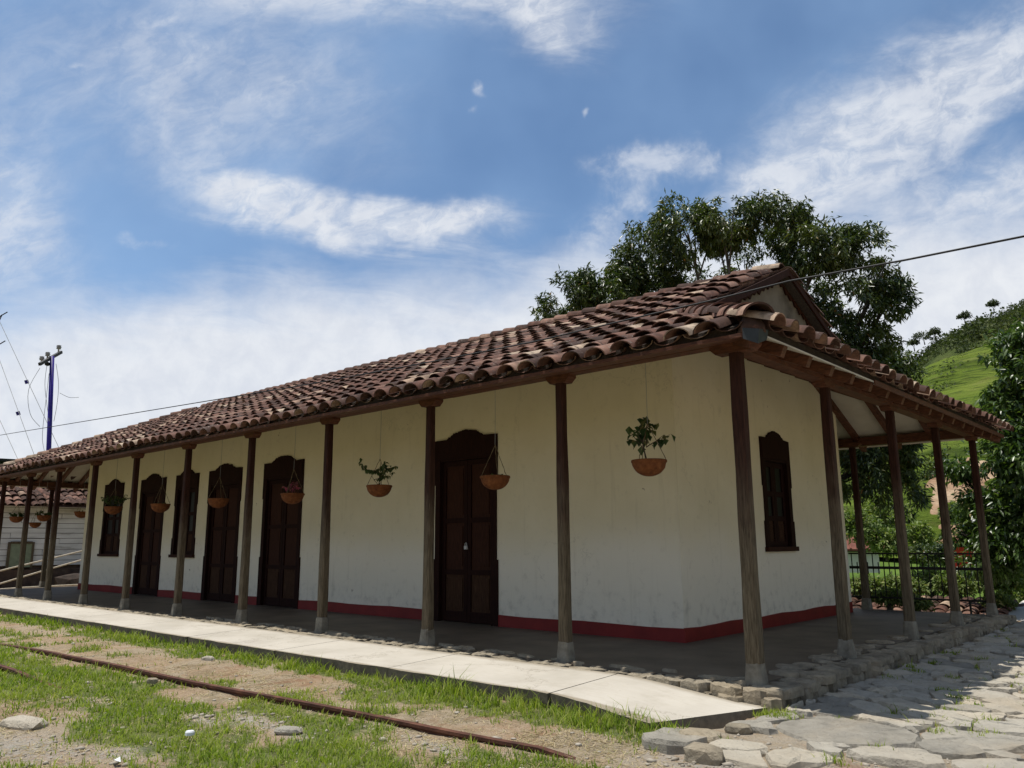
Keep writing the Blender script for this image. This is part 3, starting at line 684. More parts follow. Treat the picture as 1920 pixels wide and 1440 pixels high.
# -------- joinery
def crest(a, b_, z, seed):
    """carved, worn head board: stepped bow between two shoulders"""
    R3 = random.Random(seed); w_ = b_ - a; P_ = [(a, z - .32), (b_, z - .32), (b_, z)]
    prof = [(1, 0), (.80, 0), (.775, .028), (.73, .045), (.69, .085), (.62, .10), (.56, .118), (.50, .125), (.44, .118), (.38, .10), (.31, .085), (.27, .045), (.225, .028), (.20, 0), (0, 0)]
    for i in range(len(prof) - 1):
        (u0, h0), (u1, h1) = prof[i], prof[i + 1]
        nn = 5 if .2 <= u1 and u0 <= .8 else 1
        for k in range(nn):
            tt = k / nn; P_.append((a + w_ * (u0 + (u1 - u0) * tt), z + h0 + (h1 - h0) * tt + (R3.uniform(-.012, .014) if nn > 1 else 0)))
    P_.append((a, z)); return P_
def opening(kind, a, b_, z0, z1, fn, sgn, wall, seed, lock=False, label=None):
    """fn(a,z,w): plan coordinate, height, world depth; the outside is at wall - sgn*..."""
    r = MB(); J = .11; o_ = lambda d: wall - sgn * d
    # frame: jambs wider at foot and head, as in the photo
    for e, s_ in ((a, 1), (b_, -1)):
        r.prism([(e, z0 - .0), (e + s_ * J, z0), (e + s_ * J, z1 - .3), (e, z1 - .3)], o_(.022), o_(-.13), fn)
        r.prism([(e - s_ * .03, z0), (e, z0), (e, z0 + (.98 if kind == 'door' else .42)), (e - s_ * .03, z0 + (.98 if kind == 'door' else .42))], o_(.024), o_(-.01), fn)
        r.prism([(e - s_ * .022, z1 - .75), (e, z1 - .75), (e, z1 - .0), (e - s_ * .022, z1 - .0)], o_(.026), o_(-.01), fn)
    r.prism([(a + J, z1 - .36), (b_ - J, z1 - .36), (b_ - J, z1 - .30), (a + J, z1 - .30)], o_(.010), o_(-.13), fn)
    D = r.build(kind, 'door_wood', B)
    if label: D['label'] = label
    MB().prism(crest(a, b_, z1, seed), o_(.034), o_(-.02), fn).build('crest', 'door_wood', D)
    if kind == 'window':
        MB().prism([(a - .05, z0 - .04), (b_ + .05, z0 - .04), (b_ + .05, z0 + .03), (a - .05, z0 + .03)], o_(.06), o_(-.12), fn).build('sill', 'panel_wood', D)
    mid = (a + b_) / 2; zb = z0 + (.03 if kind == 'window' else .01)
    for (l0, l1) in ((a + J + .004, mid - .004), (mid + .004, b_ - J - .004)):
        lf = MB(); w_ = .075; zt = z1 - .365
        rails = [zb, zb + (zt - zb) * (.30 if kind == 'door' else .33), zb + (zt - zb) * .62, zt]
        lf.prism([(l0, zb), (l0 + w_, zb), (l0 + w_, zt), (l0, zt)], o_(-.045), o_(-.09), fn)
        lf.prism([(l1 - w_, zb), (l1, zb), (l1, zt), (l1 - w_, zt)], o_(-.045), o_(-.09), fn)
        for k, rz in enumerate(rails):
            h_ = .16 if (k == 0 and kind == 'door') else .08
            zlo = rz if k == 0 else (rz - h_ if k == 3 else rz - h_ / 2)
            lf.prism([(l0 + w_, zlo), (l1 - w_, zlo), (l1 - w_, zlo + h_), (l0 + w_, zlo + h_)], o_(-.047), o_(-.088), fn)
        lf.build('leaf', 'door_wood', D)
        for k in range(3):
            zlo = rails[k] + (.16 if (k == 0 and kind == 'door') else .08 if k == 0 else .04); zhi = rails[k + 1] - (.08 if k == 2 else .04)
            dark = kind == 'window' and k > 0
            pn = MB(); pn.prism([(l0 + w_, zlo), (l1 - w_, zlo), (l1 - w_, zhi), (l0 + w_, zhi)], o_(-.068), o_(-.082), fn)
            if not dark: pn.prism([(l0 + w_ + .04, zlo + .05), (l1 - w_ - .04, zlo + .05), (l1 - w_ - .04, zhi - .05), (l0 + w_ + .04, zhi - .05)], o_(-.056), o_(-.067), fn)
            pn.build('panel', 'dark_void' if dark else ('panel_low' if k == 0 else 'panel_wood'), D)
        if kind == 'window':      # slender louvres in the lower shutter
            lv = MB(); n_l = 7
            for k in range(n_l):
                zc_ = rails[0] + .1 + (rails[1] - rails[0] - .16) * k / n_l
                lv.prism([(l0 + w_ + .01, zc_), (l1 - w_ - .01, zc_), (l1 - w_ - .01, zc_ + .012), (l0 + w_ + .01, zc_ + .012)], o_(-.050), o_(-.055), fn)
            lv.build('louvres', 'panel_wood', D)
    if lock:
        lk = MB(); zc_ = 1.17; lk.prism([(mid - .03, zc_ - .035), (mid + .03, zc_ - .035), (mid + .03, zc_ + .022), (mid - .03, zc_ + .022)], o_(.0), o_(-.03), fn)
        lk.tube([fn(mid - .019, zc_ + .02, o_(-.014)), fn(mid - .019, zc_ + .055, o_(-.014)), fn(mid, zc_ + .07, o_(-.014)), fn(mid + .019, zc_ + .055, o_(-.014)), fn(mid + .019, zc_ + .02, o_(-.014))], .006, 6)
        lk.build('padlock', 'padlock_metal', D)
    return D
for i, (k, a, b_, z0, z1) in enumerate(OPEN): opening(k, a, b_, z0, z1, fxy, 1, WY0, i, lock=(i == 0), label='dark panelled double door with a padlock' if i == 0 else None)
opening('window', gy0, gy1, gz0, gz1, fyz, -1, WX0, 20)
# -------- posts
POSTX = [0, -2.145, -4.342, -6.603, -8.824, -11.106, -13.358, -15.515, -17.729, -19.797, -21.95, -24.0]
POSTY = [2.177, 4.45, 6.66, 8.9]
posts = [(x_, 0., 'x') for x_ in POSTX] + [(0., y_, 'y') for y_ in POSTY] + [(-2.0, 8.75, 'x')] + [(-24.2, 1.95, 'y'), (-24., 3.35, 'y'), (-24., 6.6, 'y')] + [(x_, 8.9, 'x') for x_ in (-4.4, -6.6, -8.8, -11., -13.2, -15.4, -17.6, -19.8, -22, -24)]
R = random.Random(5)
for i, (x_, y_, ax) in enumerate(posts):
    mb = MB(); lean = Vector((R.uniform(-.012, .012), R.uniform(-.012, .012), 0)); n = 7; V = []
    sec = [(-1, -.72), (-.72, -1), (.72, -1), (1, -.72), (1, .72), (.72, 1), (-.72, 1), (-1, .72)]
    zs = [.17, .5, .9, 1.4, 1.9, 2.4, 3.075 if ax == 'x' else 3.03]
    for k, z in enumerate(zs):
        h_ = (.068 if i == 0 else .061) - .011 * (z / 3.) + R.uniform(-.003, .003); off = lean * (z / 3.) 
        for sx_, sy_ in sec: V.append((x_ + off.x + sx_ * h_ + R.uniform(-.002, .002), y_ + off.y + sy_ * h_ + R.uniform(-.002, .002), z))
    F_ = [(k * 8 + j, k * 8 + (j + 1) % 8, (k + 1) * 8 + (j + 1) % 8, (k + 1) * 8 + j) for k in range(n - 1) for j in range(8)] + [tuple((n - 1) * 8 + j for j in range(8))]
    mb.add(V, F_); po = mb.build('post', 'post_wood', B)
    bs = MB(); hb = .195 + R.uniform(-.02, .02)
    V = []
    for z, h_ in ((-.03, .084), (.03, .080), (hb - .02, .067), (hb, .062)):
        for sx_, sy_ in sec: V.append((x_ + sx_ * h_ + R.uniform(-.005, .005), y_ + sy_ * h_ + R.uniform(-.005, .005), z))
    F_ = [(k * 8 + j, k * 8 + (j + 1) % 8, (k + 1) * 8 + (j + 1) % 8, (k + 1) * 8 + j) for k in range(3) for j in range(8)] + [tuple(24 + j for j in range(8))]
    bs.add(V, F_); bs.build('post_base', 'cement_base', po)
    br = MB(); L = .165 if i else .24; zt, zb = (3.081, 2.995) if ax == 'x' else (3.036, 2.96)
    poly = [(-L, zt), (-L, zt - .03), (-L + .06, zb), (L - .06, zb), (L, zt - .03), (L, zt)]
    if ax == 'x' or i == 0: br.prism(poly, y_ - .07, y_ + .07, lambda a, b2, w_: (x_ + a, w_, b2))
    if ax == 'y': br.prism(poly, x_ - .07, x_ + .07, lambda a, b2, w_: (w_, y_ + a, b2))
    br.build('bracket', 'beam_wood', po)
# -------- beams
def beam(p0, p1, wd, hh, name='beam', mat='beam_wood', parent=B):
    p0, p1 = Vector(p0), Vector(p1); d = p1 - p0; L = d.length; d.normalize()
    up = Vector((0, 0, 1)); sd_ = d.cross(up).normalized(); up2 = sd_.cross(d)
    rot = Matrix((sd_, d, up2)).transposed()
    mb = MB(); mb.box((p0 + p1) / 2, (wd, L, hh), rot); return mb.build(name, mat, parent)
zb = 3.10
fr_x = [.26, -4.0, -8.5, -13.0, -17.4, -24.26]
for i in range(5): beam((fr_x[i] - .003, 0, 3.145 + .003 * (i % 2)), (fr_x[i + 1] + .003, 0, 3.145 + .003 * (i % 2)), .15, .13)
beam((0, .077, zb), (0, 4.45, zb), .15, .158); beam((0, 4.456, zb + .002), (0, 8.82, zb + .002), .15, .158)
beam((.3, 8.9, zb), (-12, 8.9, zb), .15, .158); beam((-12.006, 8.9, zb + .002), (-24.3, 8.9, zb + .002), .15, .158)
beam((-24, .077, zb + .01), (-24, 8.82, zb + .01), .15, .158)
# -------- roof decks (white boarded soffit) and rafters
roof = MB()
xr = .42; xl = -24.42; th = .018
RXR, RXL = -1.25, -19.6
ra = zf(YM)
def deck(pts): 
    n = len(pts); roof.add([(x_, y_, z_) for x_, y_, z_ in pts] + [(x_, y_, z_ - th) for x_, y_, z_ in pts], [tuple(range(n)), tuple(range(2 * n - 1, n - 1, -1))] + [(i, n + i, n + (i + 1) % n, (i + 1) % n) for i in range(n)])
hx = RXR; hy = -RXR
zh = EZ + SL * (EO - RXR)
deck([(xl, -EO, EZ), (xr, -EO, EZ), (RXR, hy, zf(hy)), (RXR, YM, ra), (RXL, YM, ra)])
deck([(xr, YB + EO, EZ), (xl, YB + EO, EZ), (RXL, YM, ra), (RXR, YM, ra), (RXR, YB - hy, zf(hy))])
deck([(xr, -EO, EZ), (xr, YB + EO, EZ), (WX0, YB - WX0 * -1 + 0, EZ + SL * (EO - WX0)), (WX0, -WX0, EZ + SL * (EO - WX0))])
deck([(xl, YB + EO, EZ), (xl, -EO, EZ), (RXL, YM, ra)])
roof_o = roof.build('roof', 'soffit_white', B)
R = random.Random(9)
def raf(p0, p1, name='rafter'): return beam(p0, p1, .085, .115, name, 'beam_wood')
x_ = .05
for k in range(37):
    x_ = -.65 - k * .65
    if x_ < -23.6: break
    ytop = 2.165 if x_ < -2.1 else -x_ + .0
    if ytop < .6: ytop = .6
    for s_ in (0, 1):
        ya, yb_ = (-.36 if s_ else -.02), ytop + .0
        dz_ = -th - .062
        za, zb_ = zf(ya) + dz_, zf(yb_) + dz_
        if s_: ya, yb_ = YB - ya, YB - yb_ if x_ > -2.1 else WY1 + .0
        if s_: zb_ = zf(YB - yb_) + dz_
        if abs(yb_ - ya) > .3: raf((x_, ya, za), (x_, yb_, zb_))
for k in range(15):
    y_ = .25 + k * .60
    d_ = -th - .062; xe = .37
    xt = WX0 if 2.2 < y_ < 7.0 else -(min(y_, YB - y_))
    raf((xe, y_, EZ + SL * (EO - xe) + d_), (xt, y_, EZ + SL * (EO - xt) + d_), 'rafter')
    if k % 1 == 0:
        xt2 = -22 if 2.2 < y_ < 7.0 else -24 + min(y_, YB - y_)
        raf((-24.37, y_, EZ + SL * .05 + d_), (xt2, y_, EZ + SL * (xt2 + 24.42) + d_), 'rafter')
# hip rafters
raf((.36, -.36, EZ - .07), (-1.98, 1.98, EZ + SL * 2.34 - .07), 'hip_rafter'); raf((.36, YB + .36, EZ - .07), (-1.98, YB - 1.98, EZ + SL * 2.34 - .07), 'hip_rafter')
raf((-24.36, -.36, EZ - .07), (-22, 2.0, EZ + SL * 2.36 - .07), 'hip_rafter')
# gutter board that closes the front eave, grey flashing at the corner
MB().prism([(-.437, 3.062), (-.437, 3.024), (-.079, 3.084), (-.079, 3.18), (-.40, 3.064)], xl + .02, .30, lambda a, b2, w_: (w_, a, b2)).build('eave_board', 'beam_wood', B)
MB().bb(.421, .436, 2.6, YB + .40, EZ - .05, EZ + .012).build('fascia', 'beam_wood', B)
fl = MB(); fl.add([(.30, -.455, 3.10), (.46, -.46, 3.06), (.44, -.22, 3.10), (.30, -.455, 3.0), (.44, -.458, 2.93), (.435, -.26, 3.0)], [(0, 1, 2), (0, 3, 4, 1), (1, 4, 5, 2), (3, 5, 4), (0, 2, 5, 3)]); fl.build('corner_flashing', 'grey_flashing', B)
# bargeboards with hanging lace on both rakes, close to the gable wall
for s_ in (0, 1):
    bb_ = MB(); npt = 34; y0_, y1_ = 1.75, YM
    P_ = []
    for k in range(npt + 1):
        y_ = y0_ + (y1_ - y0_) * k / npt; P_.append((y_, zf(y_) - .04))
    P2 = []
    for k in range(npt, -1, -1):
        y_ = y0_ + (y1_ - y0_) * k / npt; dp = .05 + (.06 if k % 2 else 0.) + .015 * math.sin(k * 1.3); P2.append((y_, zf(y_) - .04 - dp))
    pts = P_ + P2
    for k in range(npt):
        quad = [P_[k], P_[k + 1], P2[npt - k - 1], P2[npt - k]]
        if s_: quad = [(YB - a, c_) for a, c_ in quad][::-1]
        bb_.prism(quad, GX + .012, GX + .03, fyz)
    bb_.build('bargeboard', 'panel_wood', B)
    q = [(1.35, zf(1.35) + .065), (YM, ra + .065), (YM, ra - .05), (1.35, zf(1.35) - .05)]
    if s_: q = [(YB - a, c_) for a, c_ in q][::-1]
    wprism('verge_board', 'post_wood', q, RXR + .002, RXR + .03, fyz)
    for k in range(1):
        xk = GX + .034; q2 = [(a, c_ - (.02 if c_ > zf(a if not s_ else YB - a) else 0)) for a, c_ in [(1.9, zf(1.9) - .036), (YM, ra - .036), (YM, ra - .056), (1.9, zf(1.9) - .056)]]
        if s_: q2 = [(YB - a, c_) for a, c_ in q2][::-1]
        wprism('verge_plank', 'verge_grey', q2, xk, xk + .13, fyz)
# -------- clay tiles
def barrel(r0, r1, L, t_, seg=8, up=True, span=PI * .94, zs_=.86):
    """half-round tapered tile along +y, wide end at y=0; up=False gives the pan"""
    V = []; F_ = []
    for (y_, r) in ((0, r0), (L, r1)):
        for rr in (r, r - t_):
            for j in range(seg + 1):
                a = (PI - span) / 2 + span * j / seg
                zz_ = math.sin(a) * rr * zs_
                V.append((math.cos(a) * rr, y_, zz_ if up else -zz_))
    n = seg + 1
    for j in range(seg):
        F_.append((j, j + 1, 2 * n + j + 1, 2 * n + j) if up else (2 * n + j, 2 * n + j + 1, j + 1, j))
        F_.append((n + j, 3 * n + j, 3 * n + j + 1, n + j + 1) if up else (n + j + 1, 3 * n + j + 1, 3 * n + j, n + j))
        F_.append((j, n + j, n + j + 1, j + 1) if up else (j + 1, n + j + 1, n + j, j))
        F_.append((2 * n + j, 2 * n + j + 1, 3 * n + j + 1, 3 * n + j))
    F_ += [(0, 2 * n, 3 * n, n), (seg, n + seg, 3 * n + seg, 2 * n + seg)]
    return V, F_
CV, CF = barrel(.142, .118, .47, .013, zs_=.74)
PV, PF = barrel(.140, .120, .47, .013, 6, False, zs_=.50)
RV, RF = barrel(.150, .125, .44, .02, 10)
def mk(V, F_, mat, name):
    me = bpy.data.meshes.new(name); me.from_pydata(V, [], F_); me.materials.append(MT[mat]); me.polygons.foreach_set('use_smooth', [True] * len(F_))
    me.set_sharp_from_angle(angle=math.radians(50)) if hasattr(me, 'set_sharp_from_angle') else None
    return me
cover_me = mk(CV, CF, 'clay_tile', 'tile'); ridge_me = mk(RV, RF, 'clay_tile', 'ridge_tile')
al = math.atan(SL); PITCH, ROW = .315, .375
jobs = []; pans = []; Rt = random.Random(21)
def slope(origin_, xdir, ydir, ncol, nrow, ok, w_):
    """tiles on one slope: origin at the eave, xdir along the eave, ydir up the slope"""
    xdir = Vector(xdir).normalized(); ydir = Vector(ydir).normalized(); zdir = xdir.cross(ydir)
    M0 = Matrix((xdir, ydir, zdir)).transposed()
    for i in range(ncol):
        cj = Rt.uniform(-.018, .018)
        for j in range(nrow):
            for kind in (0, 1):
                dn = (-.05 if kind == 0 else .07) if j == 0 else 0
                u = (i + (.5 if kind == 0 else 1.0)) * PITCH + cj + Rt.uniform(-.010, .010)
                v = j * ROW + Rt.uniform(-.022, .022) + dn
                P_ = origin_ + xdir * u + ydir * v
                C_ = P_ + ydir * .2
                if not ok(C_): continue
                sag = .020 * math.sin(P_.x * .9 + P_.y) + .016 * math.sin(P_.x * .37 + 1)
                h_ = (.070 if kind == 0 else .088) + sag + Rt.uniform(-.006, .006)
                rt = Matrix.Rotation(Rt.gauss(0, .030), 3, 'Z') @ Matrix.Rotation(-.078 + Rt.gauss(0, .016), 3, 'X') @ Matrix.Rotation(Rt.gauss(0, .03), 3, 'Y')
                (jobs if kind == 0 else pans).append((P_ + zdir * h_, M0 @ rt, w_))
ca_, sa_ = math.cos(al), math.sin(al)
slope(Vector((xl, -EO - .04, EZ)), (1, 0, 0), (0, ca_, sa_), 79, 15, lambda p_: p_.y < YM - .05 and (p_.x < RXR - .04 or p_.y < -p_.x + .02) and p_.x > xl + (p_.y + EO) * (RXL - xl) / (YM + EO), 0)
slope(Vector((xr + .06, -EO, EZ)), (0, 1, 0), (-ca_, 0, sa_), 31, 7, lambda p_: p_.x > WX0 + .05 and p_.y > -p_.x + .02 and p_.y < YB + p_.x - .02, 1)
slope(Vector((xr, YB + EO + .04, EZ)), (-1, 0, 0), (0, -ca_, sa_), 79, 15, lambda p_: p_.y > YM + .05 and (p_.x < RXR - .04 or p_.y > YB + p_.x - .02) and p_.x > xl + (YB + EO - p_.y) * (RXL - xl) / (YM + EO), 2)
k_l = math.hypot(RXL - xl, ra - EZ)
yl = Vector((RXL - xl, 0, ra - EZ)).normalized()
slope(Vector((xl - .03, YB + EO, EZ)), (0, -1, 0), tuple(yl), 31, 14, lambda p_: abs(p_.y - YM) < (YM + EO) * (RXL - p_.x) / (RXL - xl) - .02, 3)
def vis(P_): # does the tile face the yard and lie in view
    d = P_ - CAM; zc_ = d.dot(FW)
    if zc_ < .5: return 1e9
    u_ = d.dot(RT) / zc_; v_ = d.dot(UP) / zc_
    if abs(u_) > .68 or abs(v_) > .52: return 1e6 + d.length
    return d.length
jobs.sort(key=lambda q: vis(q[0]) + (1e5 if q[2] >= 2 else 0))
tr = origin(roof_o)
for i, (P_, M_, w_) in enumerate(jobs[:300]):
    o = bpy.data.objects.new('tile', cover_me); link(o); o.parent = roof_o
    o.matrix_local = Matrix.Translation(P_ - tr) @ M_.to_4x4()
def batch(lst, V, F_, name, mat):
    V = np.array(V); n = len(lst); Fq = np.array([f_ for f_ in F_ if len(f_) == 4])
    VV = np.concatenate([V @ np.array(M_).T + np.array(P_) for P_, M_, *_ in lst])
    FF = np.concatenate([Fq + i * len(V) for i in range(n)])
    o = np_obj(name, VV, FF, mat, roof_o, True); 
    if hasattr(o.data, 'set_sharp_from_angle'): o.data.set_sharp_from_angle(angle=math.radians(50))
    o['kind'] = 'stuff'; return o
batch(jobs[300:], CV, CF, 'roof_tiles', 'clay_tile')
batch(pans, PV, PF, 'pan_tiles', 'pan_clay')
def caps(a, b_, lift, step=.33):
    a, b_ = Vector(a), Vector(b_); d = (b_ - a); L = d.length; d.normalize(); n = int(L / step)
    xd = d.cross(Vector((0, 0, 1))).normalized(); zd = xd.cross(d); M0 = Matrix((xd, d, zd)).transposed()
    for i in range(n):
        P_ = a + d * (i * step + Rt.uniform(-.015, .015)) + zd * (lift + Rt.uniform(-.008, .008)) + xd * Rt.uniform(-.012, .012)
        o = bpy.data.objects.new('ridge_tile', ridge_me); link(o); o.parent = roof_o
        o.matrix_local = Matrix.Translation(P_ - tr) @ (M0 @ Matrix.Rotation(-.07, 3, 'X') @ Matrix.Rotation(Rt.gauss(0, .03), 3, 'Z')).to_4x4()
MB().prism([(-EO + .05, EZ + .02), (-EO + .05, EZ + .10), (-EO + .16, EZ + .15), (-EO + .16, EZ + .06)], xl + .1, .2, lambda a, b2, w_: (w_, a, b2)).build('eave_shade_strip', 'mouth_shade', roof_o)  # dark strip added so the open tile mouths read as shaded hollows
MB().prism([(xr - .05, EZ + .02), (xr - .05, EZ + .10), (xr - .16, EZ + .15), (xr - .16, EZ + .06)], -.2, YB + .3, lambda a, b2, w_: (a, w_, b2)).build('eave_shade_strip', 'mouth_shade', roof_o)
caps((RXL, YM, ra), (RXR, YM, ra), .10)
caps((.44, -.44, EZ), (RXR + .1, -RXR - .1, zf(-RXR - .1)), .12, .26)
caps((.44, YB + .44, EZ), (RXR + .1, YB + RXR + .1, zf(-RXR - .1)), .12, .26)
caps((xl - .02, -EO - .02, EZ), (RXL, YM, ra), .11); caps((xl - .02, YB + EO, EZ), (RXL, YM, ra), .11)
# mortar bed that closes the hip's open end
MB().lathe((.33, -.33, 3.10), [(0, .14), (.07, .12), (.115, .03), (.13, -.04), (0, -.05)], 10, .15).build('mortar', 'pan_clay', roof_o, True)

# ------------------------------------------------------------------ railing at the back of the gallery
rl = empty('railing', (-1.1, 8.95, 0), 'black iron railing with short spikes closing the far end of the gallery', 'railing')
ya = 9.02
for z, h_ in ((1.0, .028), (.74, .05), (.20, .03)): MB().bb(-2.35, -.04, ya - .012, ya + .012, z - h_ / 2, z + h_ / 2).build('rail_bar', 'iron', rl)
n = 24
for k in range(n):
    x_ = -2.3 + 2.22 * k / (n - 1)
    if k % 2 == 0: MB().bb(x_ - .008, x_ + .008, ya - .007, ya + .007, .22, 1.0).build('baluster', 'iron', rl)
    else:
        MB().bb(x_ - .008, x_ + .008, ya - .007, ya + .007, .76, .84).bb(x_ - .008, x_ + .008, ya - .007, ya + .007, .62, .72).bb(x_ - .008, x_ + .008, ya - .007, ya + .007, .21, .30).build('spike', 'iron', rl)
MB().bb(-.36, -.33, ya - .015, ya + .015, -.2, .2).build('stanchion', 'iron', rl)

# ------------------------------------------------------------------ hanging planters
def leaf_quad(mb, p, d, up, L, W, fold=.25):
    d = d.normalized(); s_ = d.cross(up); s_ = s_.normalized() if s_.length > 1e-4 else d.orthogonal().normalized(); n_ = s_.cross(d)
    m1 = p + d * L * .45
    V = [p, m1 - s_ * W / 2 + n_ * W * fold, m1, m1 + s_ * W / 2 + n_ * W * fold, p + d * L - n_ * L * .08]
    mb.add(V, [(0, 2, 1), (0, 3, 2), (1, 2, 4), (2, 3, 4)])
def planter(loc, label, ztop, style, group, size=1., seed=0, rot=0.):
    R4 = random.Random(seed); x_, y_, z_ = loc     # z_ = rim height
    E = empty('hanging_planter', (x_, y_, z_), label, 'hanging planter', group)
    r = .198 * size; dp = .155 * size
    n = 20; prof = [(r * 1.0, 0), (r * 1.04, -.004), (r * 1.045, -.028), (r * .985, -.034)] + [(r * .975 * math.cos(a_), -.034 - dp * math.sin(a_)) for a_ in [k * PI / 2 / 8 for k in range(1, 8)]] + [(.004, -.034 - dp)]
    pb = MB(); pb.lathe((x_, y_, z_), prof[::-1], n, .03); pb.lathe((x_, y_, z_), [(r * .93, -.02), (r * .93, 0), (r, 0)], n); pb.build('basket', 'coir', E, True)
    sl = MB(); sl.lathe((x_, y_, z_), [(.001, -.008), (r * .5, -.012), (r * .94, -.022)][::-1], n, .05); sl.build('soil', 'potting_soil', E, True)
    hook = z_ + .42 * size
    for k in range(3):
        a_ = rot + k * 2 * PI / 3; p0 = Vector((x_ + r * math.cos(a_), y_ + r * math.sin(a_), z_ - .005)); p1 = Vector((x_, y_, hook))
        c_ = MB(); pts = [p0.lerp(p1, j / 9) + Vector((R4.uniform(-.004, .004), R4.uniform(-.004, .004), 0)) for j in range(10)]
        c_.tube(pts, [.0055 if j % 2 else .0035 for j in range(10)], 5); c_.build('chain', 'sisal', E)
    MB().tube([(x_, y_, hook), (x_ + .004, y_, (hook + ztop) / 2), (x_, y_, ztop)], .0032, 5).build('cord', 'steel_wire', E)
    st = MB(); lf = MB(); Zp = Vector((0, 0, 1))
    def twig(p, d, L, rad, depth):
        pts = [p]; q = p.copy(); dd = d.copy()
        for k in range(4):
            dd = (dd + Vector((R4.uniform(-.3, .3), R4.uniform(-.3, .3), R4.uniform(-.12, .14)))).normalized(); q = q + dd * L / 4; pts.append(q.copy())
            if depth <= 1 and style != 'bare':
                for _ in range(2 if style in ('lush', 'trail', 'low') else 1):
                    ld = Vector((R4.uniform(-1, 1), R4.uniform(-1, 1), R4.uniform(-1.5, -.1))); LL = R4.uniform(.07, .125) * size * (1 if style == 'tree' else .66)
                    leaf_quad(lf, q, ld, Zp, LL, LL * .72)
        st.tube(pts, [rad * (1 - .18 * k) for k in range(5)], 5)
        if depth > 0:
            for _ in range(3 if depth > 1 else R4.choice([2, 3])):
                an = R4.uniform(0, 2 * PI); nd = (dd * .55 + Vector((math.cos(an), math.sin(an), R4.uniform(-.05, .55))) * .8).normalized()
                twig(pts[R4.choice([2, 3, 4])], nd, L * R4.uniform(.62, .8), rad * .55, depth - 1)
    base = Vector((x_ - .01, y_, z_ - .01))
    if style == 'tree':
        twig(base + Vector((-.02, 0, 0)), Vector((-.1, 0, 1)), .30, .012, 2); twig(base + Vector((-.03, 0, .13)), Vector((-.9, -.6, .8)).normalized(), .27, .007, 1); twig(base + Vector((-.02, 0, .16)), Vector((.9, .5, .8)).normalized(), .27, .007, 1); twig(base + Vector((-.02, 0, .2)), Vector((.1, .1, 1)).normalized(), .20, .007, 1)
    elif style == 'lush': twig(base, Vector((.25, 0, 1)).normalized(), .29, .009, 2); twig(base, Vector((-.45, -.2, 1)).normalized(), .29, .006, 2); twig(base, Vector((.5, -.1, .8)).normalized(), .26, .004, 1)
    elif style == 'sparse': twig(base, Vector((-.6, -.1, .8)).normalized(), .17, .005, 2)
    elif style == 'trail':
        for k in range(7):
            an = k * .9 + R4.random(); twig(base, Vector((math.cos(an) * 1.1, math.sin(an) * 1.1, 1.2)).normalized(), .26, .005, 1)
    elif style == 'low':
        for k in range(7):
            an = k * .9 + R4.random(); twig(base + Vector((math.cos(an) * .08, math.sin(an) * .08, 0)), Vector((math.cos(an), math.sin(an), .7)).normalized(), .11, .004, 1)
    elif style == 'stub':
        for k in range(5):
            an = k * 1.3; twig(base + Vector((math.cos(an) * .09, math.sin(an) * .09, 0)), Vector((math.cos(an), math.sin(an), 1.)).normalized(), .05, .003, 0)
    if st.v: st.build('stem', 'twig', E)
    if lf.v: lf.build('foliage', 'flower_leaf' if style == 'sparse' else 'pot_leaf', E)
GP = 'coir hanging planters strung under the station gallery'
zt = 3.56
planter((-1.59, .9, 2.155), 'hanging coir bowl with a small forked leafy tree, closest to the corner of the gallery', zt, 'tree', GP, 1., 1, .5)
planter((-4.03, .9, 2.12), 'hanging coir bowl with one low sprig, in front of the padlocked door edge', zt, 'stub', GP, 1., 2, .05)
planter((-6.52, .9, 2.125), 'hanging coir bowl with a bushy drooping plant against bare cream wall', zt, 'lush', GP, .98, 3, .2)
planter((-8.94, .9, 2.11), 'hanging coir bowl with thin pink flowered twigs before a tall dark door', zt, 'sparse', GP, 1., 4, 1.)
planter((-11.57, .9, 2.13), 'empty looking hanging coir bowl without visible plant, before a dark door', zt, 'bare', GP, 1., 5, .3)
planter((-14.13, .9, 2.12), 'hanging coir bowl with a single twig, between a door and the gallery posts', zt, 'stub', GP, 1., 6, .9)
planter((-16.66, .9, 2.15), 'hanging coir bowl with wide trailing shoots in front of the farthest window', zt, 'trail', GP, 1., 7, .4)
planter((-23.0, .69, 2.07), 'small round hanging pot with low leaves at the far left end of the gallery', 3.4, 'low', GP, .9, 8, 0)
planter((-22.9, 1.38, 2.12), 'hanging pot with fine spreading leaves in front of the thin far post', 3.5, 'low', GP, .95, 9, 1)
planter((-23.6, 1.38, 1.93), 'hanging pot partly hidden just behind another one near the thin post', 3.3, 'bare', GP, .8, 10, 1)
planter((-22.7, 2.35, 2.25), 'hanging pot with a short stub of plant against the white boarded house', 3.6, 'stub', GP, 1.05, 11, 1)

# ------------------------------------------------------------------ narrow gauge rails in the yard
def rail(name, xs_, off, z, label, vis_from=None):
    prof = [(-.028, .0), (.028, 0), (.028, -.022), (.009, -.034), (.009, -.075), (.05, -.088), (.05, -.10), (-.05, -.10), (-.05, -.088), (-.009, -.075), (-.009, -.034), (-.028, -.022)]
    mb = MB(); V = []; n = len(prof)
    for i, x_ in enumerate(xs_):
        yy = float(rail_y(x_)) + off; zz_ = z(x_)
        for a, b2 in prof: V.append((x_, yy + a, zz_ + b2))
    F_ = [(k * n + j, k * n + (j + 1) % n, (k + 1) * n + (j + 1) % n, (k + 1) * n + j) for k in range(len(xs_) - 1) for j in range(n)] + [tuple(range(n))[::-1], tuple((len(xs_) - 1) * n + j for j in range(n))]
    mb.add(V, F_); o = mb.build(name, 'rust', loc=(xs_[len(xs_) // 2], float(rail_y(xs_[len(xs_) // 2])) + off, -.2))
    return tag(o, label, 'rail', 'rusty narrow gauge rails')
